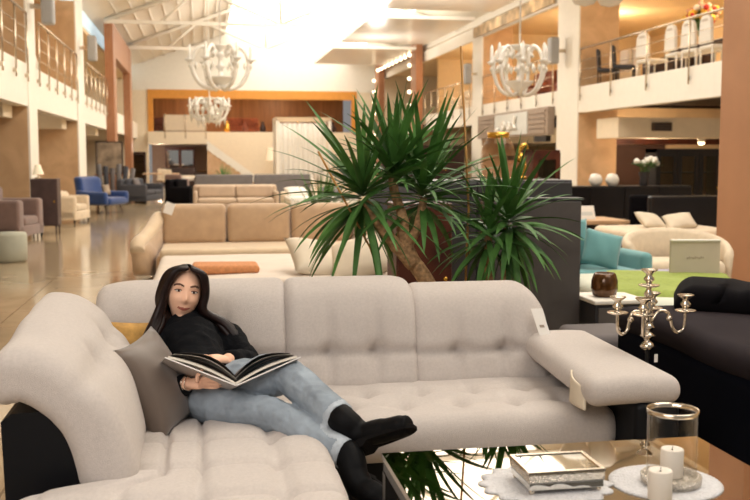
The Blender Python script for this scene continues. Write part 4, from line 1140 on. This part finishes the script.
# hurricane glass, ring tray, candles
g = thing('hurricane_glass', 'tall hurricane candle glass with a silver rim on a glitter base', 'candle glass', (1.478*TK, 2.862*TK, TZ+.004))
g.scale = (TK, TK, TK)
MB().lathe([(.092, 0), (.095, .004), (.096, .026), (.092, .03), (.084, .03), (.082, .012), (.01, .012)], n=40, cap=False).build('base', 'silverglit', g)
MB().lathe([(.078, .013), (.079, .235)], n=48, cap=False).build('glass_cylinder', 'glass', g)
MB().lathe([(.0775, .228), (.0815, .228), (.0815, .243), (.0775, .243), (.0775, .228)], n=48, cap=False).build('rim', 'silver', g)
def candle(loc, r, h, label):
    t = thing('pillar_candle', label, 'candle', loc); t.scale = (TK, TK, TK)
    MB().lathe([(r*.96, 0), (r, .003), (r, h-.004), (r*.94, h), (r*.7, h-.003), (.005, h-.005)], n=28, cap=False).build('wax', 'wax', t)
    MB().tube([(0, 0, h-.006), (.001, 0, h+.008)], .0012, 6).build('wick', 'wick', t)
candle((1.492*TK, 2.886*TK, TZ+.0153), .0365, .092, 'white pillar candle standing inside the hurricane glass')
candle((1.372*TK, 2.725*TK, TZ+.0045), .0365, .092, 'white pillar candle standing in front of the hurricane glass')

# ------------------------------------------------------------------ candelabra
cd = thing('candelabra', 'silver five cup candelabra with a small tag behind the sofa arm', 'candelabra', (1.945, 4.02, 0))
cd.scale = (1, 1, .968)
MB().lathe([(.11, 0), (.11, .012), (.09, .02), (.03, .035), (.012, .06), (.009, .10), (.008, .60), (.010, .66), (.012, .675)], n=24).build('stand', 'iron', cd)
MB().lathe([(.010, .665), (.028, .675), (.034, .685), (.024, .70), (.012, .71), (.020, .725), (.036, .735), (.020, .745), (.012, .755), (.024, .768), (.032, .776), (.018, .786), (.011, .80), (.022, .83), (.016, .85), (.020, .86), (.013, .875), (.011, .90), (.022, .925), (.012, .945), (.010, .955)], n=24).build('stem', 'silver', cd)
def cup(mb, x, y, z, k=1):
    mb.lathe([(.008*k, -.012*k), (.042*k, -.002*k), (.047*k, .004*k), (.043*k, .004*k), (.014*k, 0), (.012*k, .016*k), (.022*k, .026*k), (.024*k, .034*k), (.014*k, .044*k), (.014*k, .054*k), (.036*k, .072*k), (.036*k, .076*k), (.015*k, .068*k), (.004*k, .064*k)], x, y, z, 20, False)
c = MB(); cup(c, 0, 0, .965); c.build('centre_cup', 'silver', cd)
for az, rr in ((-3, .172), (184, .15), (232, .10), (55, .105)):
    a = R(az)
    pr = [(.016, .80), (.05, .845), (.09, .84), (.105, .80), (.115, .765), (.14, .745), (.165, .76), (.172, .80), (.172, .84)]
    am = MB().tube(catmull([(r*rr/.172*cos(a), r*rr/.172*sin(a), z) for r, z in pr], 5), .0075, 8)
    am.sph(.098*rr/.172*cos(a), .098*rr/.172*sin(a), .812, .014, n=10, m=8)
    am = am.build('arm', 'silver', cd)
    c = MB(); cup(c, rr*cos(a), rr*sin(a), .845); c.build('candle_cup', 'silver', am)
tg = MB().box(.02, -.03, .615, .036, -.029, .652).build('tag', 'paper', cd); tg['label'] = 'small white paper tag'

# ------------------------------------------------------------------ dark sofa at the right
n_ = thing('sofa', 'dark navy sofa with its lit top coloured mauve grey, cut by the right edge', 'sofa', (2.85, 4.3, 0))
PW(MB().rbox(2.84, 4.28, .30, 1.16, 1.60, .54, .06, 4), 'body', 'navy', n_)
PW(MB().rbox(2.84, 4.28, .615, 1.18, 1.62, .15, .075, 8, fn=lambda p: Vector((p.x, p.y, p.z+.01*sin(p.y*6)))), 'lit_top', 'mauve', n_)  # rounded sofa top, coloured mauve grey as if lit from above
for x in (2.35, 3.25):
    for y in (3.6, 4.95): PW(MB().cyl(x, y, 0, .04, .03, 10), 'leg', 'iron', n_)
def bc(p):
    z = p.z; y = p.y
    for q in (-.3, .05, .4): z -= .02*crease(p.x-q, .04)*(1 if p.z > 0 else 0)
    return Vector((p.x - .05*(p.z/.1)*(-1 if p.x < -.4 else 0) - (.07*(p.y/.3) if p.x < -.4 else 0), y, z + .02*crease(p.y, .2)))
o = MB().rbox(0, 0, 0, 1.3, .5, .15, .06, fn=bc, step=.05).build('mattress_pad', 'blackfab', None, (3.08, 4.58, .745), (R(0), R(0), R(-40))); tag(o, 'thick black tufted pad lying on the navy sofa', 'cushion')
t = thing('low_pouf', 'low grey pouf between the pale sofa arm and the nightstand', 'pouf', (2.36, 5.50, 0))
MB().rbox(0, 0, .255, .40, .46, .43, .05, 4).build('seat', 'greycush', t)
legs4(t, .36, .44, .05, .02, 'iron')
# ------------------------------------------------------------------ the woman
def evaluated(o, name, mats):
    dg = bpy.context.evaluated_depsgraph_get()
    me = bpy.data.meshes.new_from_object(o.evaluated_get(dg)); me.name = name
    bpy.data.objects.remove(o, do_unlink=True)
    me.materials.clear()
    for m in mats: me.materials.append(M[m])
    for p in me.polygons: p.use_smooth = True
    q = bpy.data.objects.new(name, me); COL.objects.link(q); return q
def fuse(mb, name, mats, parent, vox=.006, smooth=6, disp=None):
    """unite overlapping closed tubes into one continuous skin"""
    o = mb.build(name, mats)
    r = o.modifiers.new('r', 'REMESH'); r.mode = 'VOXEL'; r.voxel_size = vox; r.use_smooth_shade = True
    s = o.modifiers.new('s', 'SMOOTH'); s.iterations = smooth; s.factor = .5
    q = evaluated(o, name, mats)
    if disp:
        for v in q.data.vertices: v.co = disp(v.co)
    q.parent = parent; q.location = -parent.location
    return q
wm = thing('person', 'seated woman in black turtleneck and light jeans reading an open book', 'person', (.05, 3.9, .45))
V = Vector
pelvis, belly, chest, neck0 = V((.02, 3.90, .555)), V((-.02, 4.01, .625)), V((-.055, 4.16, .715)), V((-.085, 4.26, .775))
head = V((-.078, 4.21, .920))
shL, shR = V((.10, 4.23, .745)), V((-.215, 4.14, .73))
elL, wrL = V((.185, 4.07, .645)), V((.09, 3.92, .69))
elR, wrR = V((-.17, 3.93, .57)), V((-.055, 3.78, .632))
hipT, knT, anT = V((.06, 3.93, .565)), V((.325, 3.80, .640)), V((.505, 3.49, .535))
hipU, knU, anU = V((.05, 3.85, .525)), V((.285, 3.67, .512)), V((.515, 3.41, .425))
heT, toT = V((.560, 3.455, .470)), V((.722, 3.35, .555))
heU, toU = V((.545, 3.35, .335)), V((.63, 3.22, .30))
# head frame: f forward, u up, s towards her left
hf = V((.13, -1, .06)).normalized(); hu = V((.17, .10, 1)); hu = (hu-hf*hu.dot(hf)).normalized(); hs = hu.cross(-hf).normalized()
if hs.x < 0: hs = -hs
HS = 1.05
def hp(x, y, z): return head + (hs*x + hf*y + hu*z)*HS
def g2(x, z, cx, cz, sx, sz): return exp(-((x-cx)/sx)**2-((z-cz)/sz)**2)
def headmesh(mb, n=72, m=60):
    def f(a, b):
        ph = 2*pi*a; t = -pi/2+pi*b
        x, y, z = cos(t)*sin(ph), cos(t)*cos(ph), sin(t)
        fr = max(0, y)
        X, Y, Z = x*.068, y*(.084 if y > 0 else .098), z*.112
        low = max(0, -z-.12)
        X *= 1-.42*low**1.15
        if y > 0: Y *= 1-.10*low
        else: Y *= 1-.5*low
        if fr > .15:
            k = sst((fr-.15)/.4)
            Y += k*(.016*g2(X, Z, 0, -.019, .0095, .013) + .010*g2(X, Z, 0, -.003, .007, .02) + .003*g2(abs(X), Z, .012, -.023, .006, .006))  # nose
            Y -= k*.0085*g2(abs(X), Z, .030, .0155, .017, .011)     # eye sockets
            Y += k*.004*g2(abs(X), Z, .03, .036, .026, .009)        # brow ridge
            Y += k*.0055*g2(abs(X), Z, .038, -.022, .02, .018)     # cheeks
            Y += k*(.005*g2(X, Z, 0, -.049, .02, .005) + .0055*g2(X, Z, 0, -.058, .017, .006) - .004*g2(X, Z, 0, -.0535, .024, .0025))
            Y += k*(.010*g2(X, Z, 0, -.096, .020, .014) - .004*g2(X, Z, 0, -.078, .02, .006))
        return hp(X, Y, Z)
    mb.grid(n, m, f)
def finger(mb, p, pts, r):
    q = catmull([p]+pts, 4); k = len(q)
    mb.tube(q, [r*(1-.28*i/(k-1)) for i in range(k)], 8); mb.sph(*q[-1], r*.72, n=8, m=6)
def body():
    mb = MB()
    headmesh(mb)
    for s in (-1, 1):
        e = hp(s*.071, -.008, -.008); mb.sph(*e, .012, .018, .028)
    mb.tube([neck0+V((0, .0, -.05)), neck0+V((.008, -.005, .03)), head+hu*(-.06)-hf*.012], [.058, .05, .048], 14)
    mb.tube(catmull([pelvis+V((.01, -.0, -.0)), belly, chest, neck0+V((0, 0, -.02))], 5), [.085]*5+[.09]*5+[.105]*5+[.06], 16)
    mb.tube([shR, chest*.5+neck0*.5, shL], [.045, .06, .045], 12)
    for a, b, c in ((shL, elL, wrL), (shR, elR, wrR)):
        mb.tube(catmull([a, a*.5+b*.5, b, b*.5+c*.5, c], 4), [.044]*4+[.040]*4+[.035]*4+[.031]*4+[.023], 12)
    for a, b, c in ((hipT, knT, anT), (hipU, knU, anU)):
        mb.tube(catmull([a, a*.5+b*.5, b, b*.6+c*.4, c], 4), [.06]*4+[.048]*4+[.040]*4+[.038]*4+[.032], 14)
    # her left hand rests on the open pages, fingers towards the cover's far corner
    pa = V((.03, 3.88, .70))
    mb.tube([wrL, wrL*.5+pa*.5+V((0, 0, .003)), pa], [.023, .030, .030], 12, flat=.62, up=(0, -.3, 1))
    for i, (ln, dy) in enumerate(((.062, -.032), (.074, -.012), (.070, .009), (.056, .029))):
        b0 = pa + V((-.004, dy, .004)); finger(mb, pa+V((.015, dy*.6, 0)), [b0, b0+V((-ln*.5, dy*.25-.008, .008)), b0+V((-ln, dy*.3-.018, -.002))], .0088)
    finger(mb, pa+V((.025, -.022, -.004)), [pa+V((.012, -.044, -.006)), pa+V((-.012, -.058, -.012))], .0098)
    # her right hand holds the covers from below, thumb up at the board
    pb = V((-.005, 3.735, .640))
    mb.tube([wrR, wrR*.5+pb*.5, pb], [.024, .031, .031], 12, flat=.62, up=(-.1, -.5, 1))
    for i, (ln, dz) in enumerate(((.078, .024), (.086, .008), (.080, -.008), (.064, -.023))):
        b0 = pb + V((.018, -.012+.012*i, dz+.002)); finger(mb, pb+V((-.005, -.008+.009*i, dz*.7)), [b0, b0+V((ln*.5, -.004, -.002)), b0+V((ln, .014, .006))], .0088)
    finger(mb, pb+V((-.02, -.02, .012)), [pb+V((-.018, -.032, .036)), pb+V((.0, -.030, .060))], .0098)
    mb.tube([anT, anT*.6+heT*.4], [.034, .03], 10); mb.tube([anU, anU*.6+heU*.4], [.034, .03], 10)
    return mb
bd = fuse(body(), 'body', ['skin', 'lips', 'brow', 'blush'], wm, .0042, 3)
for p in bd.data.polygons:
    q = p.center - head; x, y, z = q.dot(hs)/HS, q.dot(hf)/HS, q.dot(hu)/HS
    if y > .03 and abs(x) < .06 and -.12 < z < .08:
        ax = abs(x)
        if ((x)/.026)**2 + ((z+.0535-.22*ax+.003)/.0062)**2 < 1: p.material_index = 1
        elif .012 < ax < .050 and abs(z-(.0345+.006*sin((ax-.012)/.038*pi)-.05*max(0, ax-.035))) < .0042: p.material_index = 2
for s in (-1, 1):
    c = hp(s*.0300, .0695, .0150)
    e = MB()
    def ey(a, b, c=c):
        ph = 2*pi*a; t = pi/2*b
        return c + hs*(.0140*cos(t)*cos(ph)) + hu*(.0050*cos(t)*sin(ph)) + hf*(.0075*sin(t))
    e.grid(20, 6, ey); e.mi = 1
    e.grid(16, 4, lambda a, b, c=c: c + hf*.0035 + hs*(.0068*cos(pi/2*b)*cos(2*pi*a)) + hu*(.0052*cos(pi/2*b)*sin(2*pi*a)) + hf*(.0048*sin(pi/2*b)))
    e.mi = 2
    e.tube(catmull([c+hs*(s*-.017)+hf*.002-hu*.001, c+hs*(s*-.006)+hf*.0065+hu*.0052, c+hs*(s*.008)+hf*.0055+hu*.0052, c+hs*(s*.0170)-hf*.001+hu*.0010], 4), .0020, 6)
    e.xf(Matrix.Translation(-wm.location)); e.build('eye', ['eyewhite', 'iris', 'brow'], wm)
# clothes
def wr(amp, sc_):
    def f(co):
        return co + noise.noise_vector(co*sc_)*amp + noise.noise_vector(co*sc_*2.3)*amp*.4
    return f
def sweater():
    mb = MB()
    mb.tube(catmull([pelvis+V((-.005, .0, .02)), belly, chest, neck0+V((0, 0, -.015))], 5), [.128]*3+[.126]*4+[.128]*4+[.122]*3+[.095, .075], 18)
    mb.tube(catmull([shR+V((-.0, 0, -.005)), chest*.4+neck0*.6, shL], 5), [.056, .062, .07, .078, .08, .08, .078, .07, .066, .06, .056], 14)
    mb.tube([neck0+V((0, 0, -.05)), neck0+V((.002, -.012, .0)), neck0+V((.006, -.018, .012))], [.078, .064, .055], 18)
    for a, b, c in ((shL, elL, wrL), (shR, elR, wrR)):
        mb.tube(catmull([a, a*.5+b*.5, b, b*.5+c*.5, c*.92+b*.08], 4), [.060]*4+[.056]*4+[.052]*4+[.046]*4+[.036], 14)
    return mb
fuse(sweater(), 'turtleneck', ['knit'], wm, .008, 5, wr(.008, 22))
def jeans():
    mb = MB()
    mb.tube(catmull([pelvis+V((-.02, .05, .015)), pelvis, pelvis+V((.05, -.01, -.005))], 4), [.115]*9, 16)
    mb.tube(catmull([hipT, hipT*.5+knT*.5+V((0, 0, .012)), knT+V((-.01, 0, .005)), knT*.55+anT*.45, anT*.93+knT*.07], 5), [.094]*5+[.088]*5+[.070]*5+[.064]*5+[.060], 16)
    mb.tube(catmull([hipU, hipU*.5+knU*.5, knU, knU*.55+anU*.45, anU*.95+knU*.05], 5), [.082]*5+[.068]*5+[.060]*5+[.060]*5+[.058], 16)
    return mb
jn = fuse(jeans(), 'jeans', ['denim', 'hem'], wm, .006, 2, wr(.0055, 26))
for p in jn.data.polygons:
    for a, b in ((knT, anT), (knU, anU)):
        d = (b-a).normalized()
        if (p.center-b).dot(d) > -.05 and (p.center-b).length < .09: p.material_index = 1
def boot(an, kn, he, to, name):
    up = (kn-an).normalized(); fw = (to-he).normalized(); side = fw.cross(up).normalized(); nrm = side.cross(fw).normalized()
    mb = MB()
    mb.tube(catmull([an+up*.045, an, he*.6+an*.4+nrm*.012, he+nrm*.01+fw*.012], 4), [.054]*4+[.053]*4+[.050]*4+[.046], 14)
    mb.tube(catmull([he-fw*.012+nrm*.012, he+fw*.05+nrm*.012, he*.45+to*.55+nrm*.004, to-fw*.02-nrm*.004, to-nrm*.006], 4), [.046]*4+[.050]*4+[.046]*4+[.040]*4+[.024], 14, flat=.9, up=tuple(nrm))
    b = fuse(mb, name, ['boot'], wm, .006, 4)
    s = MB(); n = 14; L = (to-he).length
    top = []; 
    ol = []
    for i in range(n+1):
        t = i/n; wv = .036*(.86+.3*sin(pi*t**.8))*(1 if t < .8 else sqrt(max(0, 1-((t-.8)/.22)**2)))
        ol.append((t, wv))
    vs = []; fs = []
    for t, wv in ol:
        c = he-fw*.05+(to-he+fw*.07)*t
        hz = .040-.012*sin(pi*min(1, t*1.1))+.018*max(0, t-.8)/.2*0
        for z, k in ((-.030-.018*(1-sst((t-.28)/.05)) , 1), (-.030+.014, 1.03)):
            for sg in (-1, 1): vs.append(tuple(c + side*(sg*wv*k) + nrm*(z)))
    for i in range(n):
        a = 4*i; b_ = a+4
        fs += [(a, b_, b_+1, a+1), (a+2, a+3, b_+3, b_+2), (a, a+2, b_+2, b_), (a+1, b_+1, b_+3, a+3)]
    fs += [(0, 1, 3, 2), (4*n, 4*n+2, 4*n+3, 4*n+1)]
    s._add(vs, fs, False); s.xf(Matrix.Translation(-wm.location)); s.build('sole', 'sole', b).location = wm.location
boot(anT, knT, heT, toT, 'boot'); boot(anU, knU, heU, toU, 'boot')
# hair: a cap over the skull and long locks from the parting down to the chest
def hair():
    mb = MB()
    def cap(a, b):
        ph = R(62)+R(236)*a; t = R(-38)+R(128)*b
        x, y, z = cos(t)*sin(ph), cos(t)*cos(ph), sin(t)
        return hp(x*.081, y*.106+(-.004), z*.121+.002)
    mb.grid(40, 24, cap)
    rr = random.Random(2)
    for s in (-1, 1):
        for i in range(46):
            q = i/45                                   # 0 front (face edge) .. 1 back
            a0 = R(8+150*q)
            back = q
            p0 = hp(s*(.004+.003*rr.random()), .074-.165*q, .117-.028*abs(.35-q))
            p1 = hp(s*(.056+.006*sin(q*pi)), .074-.16*q, .088-.01*q)
            p2 = hp(s*(.080+.006*sin(q*pi)), .050-.135*q, .018)
            p3 = hp(s*(.083-.004*q+.005*rr.uniform(-1, 1)), .040-.115*q, -.055)
            # over the shoulders: the front locks fall on the chest, the back ones behind the shoulders
            ex = .018*rr.uniform(-1, 1)
            if s > 0:
                p4 = V((.045+.045*(1-q)+ex, 4.17+.09*q, .79)); p5 = V((.09+.07*(1-q)+ex, 4.115+.09*q, .70)); p6 = V((.115+.07*rr.random(), 4.06+.10*q, .61+.09*rr.random()))
            else:
                p4 = V((-.185+.05*q+ex, 4.13+.12*q, .815)); p5 = V((-.225+.06*q+ex, 4.06+.13*q, .735)); p6 = V((-.235+.07*rr.random(), 4.02+.12*q, .63+.07*rr.random()))
            pts = catmull([p0, p1, p2, p3, p4, p5, p6], 5); k = len(pts)
            mb.tube(pts, [(.007+.011*min(1, j/6))*(1 if j < k*.72 else max(.12, 1-(j/k-.72)/.30)) for j in range(k)], 6, flat=1.0)
    return mb
h = hair(); h.xf(Matrix.Translation(-wm.location)); h.build('hair', 'hair', wm)
# bracelet
b = MB(); ax = (V((-.005, 3.735, .640))-wrR).normalized(); q1 = ax.orthogonal().normalized(); q2 = ax.cross(q1)
for dz, r in ((-.012, .031), (.004, .030)):
    c = wrR+ax*(dz-.004); b.tube([c+q1*(r*cos(2*pi*i/20))+q2*(r*sin(2*pi*i/20))*.9 for i in range(21)], .0016, 5, False)
b.xf(Matrix.Translation(-wm.location)); b.build('bracelet', 'silver', wm)

# ------------------------------------------------------------------ the open book in her hands
bk = thing('open_book', 'large open picture book with grey covers held by the woman', 'book', (.104, 3.76, .610))
yb = V((-.16, .92, -.34)).normalized()          # along the spine, away from the camera
def half(s, ang, wid, ln, twist):
    t = thing_part = None
    xd = V((s*cos(ang), 0, sin(ang))); xd = (xd-yb*xd.dot(yb)).normalized()
    nn = xd.cross(yb)*s
    if nn.z < 0: nn = -nn
    return xd, nn
def slab(mb, xd, nn, w0, w1, y0, y1, z0, z1, curve=0, n=8):
    vs = []; fs = []
    for i in range(n+1):
        x = w0+(w1-w0)*i/n; cz = curve*sin(pi*min(1, (i/n)))
        for y in (y0, y1):
            for z in (z0, z1):
                vs.append(tuple(xd*x+yb*y+nn*(z+cz)))
    for i in range(n):
        a = 4*i; b = a+4
        fs += [(a, b, b+2, a+2), (a+1, a+3, b+3, b+1), (a, a+1, b+1, b), (a+2, b+2, b+3, a+3)]
    fs += [(0, 2, 3, 1), (4*n, 4*n+1, 4*n+3, 4*n+2)]
    mb._add(vs, fs, False)
for s, ang, nm in ((-1, R(24), 'left'), (1, R(23), 'right')):
    xd, nn = half(s, ang, .255, .26, 0)
    c = MB(); slab(c, xd, nn, 0, .285 if s < 0 else .275, -.10, .18, -.004, 0); c.mi = 1
    slab(c, xd, nn, 0, .2855 if s < 0 else .2755, -.1012, -.0998, -.0045, .0005)
    c.build('cover', ['cover', 'coveredge'], bk)
    W = .274 if s < 0 else .264
    pg = MB(); slab(pg, xd, nn, .003, W, -.094, .174, .001, .009, .012); pg.build('pages', 'page', bk)
    for k in range(4):
        lf = MB(); slab(lf, xd, nn, .004, W-.006*k, -.093, .173, .0095+.006*k, .0101+.006*k, .014+.008*k); lf.build('leaf', ['page', 'photo'][k % 2], bk)
# ------------------------------------------------------------------ light
# shop lamps, plus unseen fills added to brighten the hall and foreground
lamp('gallery_lamp_right', 'POINT', (13.5, 21.5, 5.7), 260, (1, .76, .46), .4)
lamp('gallery_lamp_right', 'POINT', (13.5, 31.5, 5.7), 260, (1, .76, .46), .4)
lamp('gallery_lamp_right', 'POINT', (13.5, 41.5, 5.7), 260, (1, .78, .5), .4)
lamp('gallery_lamp_left', 'POINT', (-6.2, 25.5, 5.4), 120, (1, .80, .55), .4)
lamp('gallery_lamp_left', 'POINT', (-6.2, 35, 5.4), 120, (1, .80, .55), .4)
lamp('under_gallery_lamp_right', 'POINT', (12.3, 25.6, 1.75), 90, (1, .74, .48), .2)
lamp('under_gallery_lamp_right', 'POINT', (13.5, 32, 2.0), 60, (1, .76, .5), .2)
lamp('under_gallery_lamp_left', 'POINT', (-6.2, 27, 2.2), 60, (1, .80, .58), .2)
lamp('under_gallery_lamp_left', 'POINT', (-6.2, 37, 2.2), 60, (1, .80, .58), .2)
lamp('upstairs_lamp', 'POINT', (0, YE+2.5, 4.9), 150, (1, .74, .46), .3)
lamp('upstairs_lamp', 'POINT', (5, YE+2.5, 4.9), 150, (1, .74, .46), .3)
lamp('recess_lamp', 'POINT', (-2.3, YE+.8, 2.1), 80, (1, .84, .7), .2)
lamp('hall_fill', 'POINT', (0, 16, 5.8), 150, (1, .90, .76), .4)
lamp('hall_fill', 'POINT', (4, 28, 5.5), 200, (1, .90, .76), .4)
lamp('hall_fill', 'POINT', (2, 44, 5.5), 240, (1, .90, .78), .4)
lamp('front_fill', 'AREA', (-2.0, -.5, 3.8), 145, (1, .95, .9), (3.5, 2.5), (R(52), 0, R(-28)))  # unseen area light added to brighten the sofa and the face
lamp('hall_fill', 'POINT', (7.2, 29, 5.0), 160, (1, .93, .84), .4)  # unseen point light added to brighten the right soffit panels
lamp('hall_fill', 'POINT', (7.2, 40, 5.0), 180, (1, .93, .84), .4)  # second unseen light added for the farther right soffits
lamp('under_gallery_lamp_right', 'POINT', (12.5, 20.5, 1.9), 60, (1, .78, .54), .2)
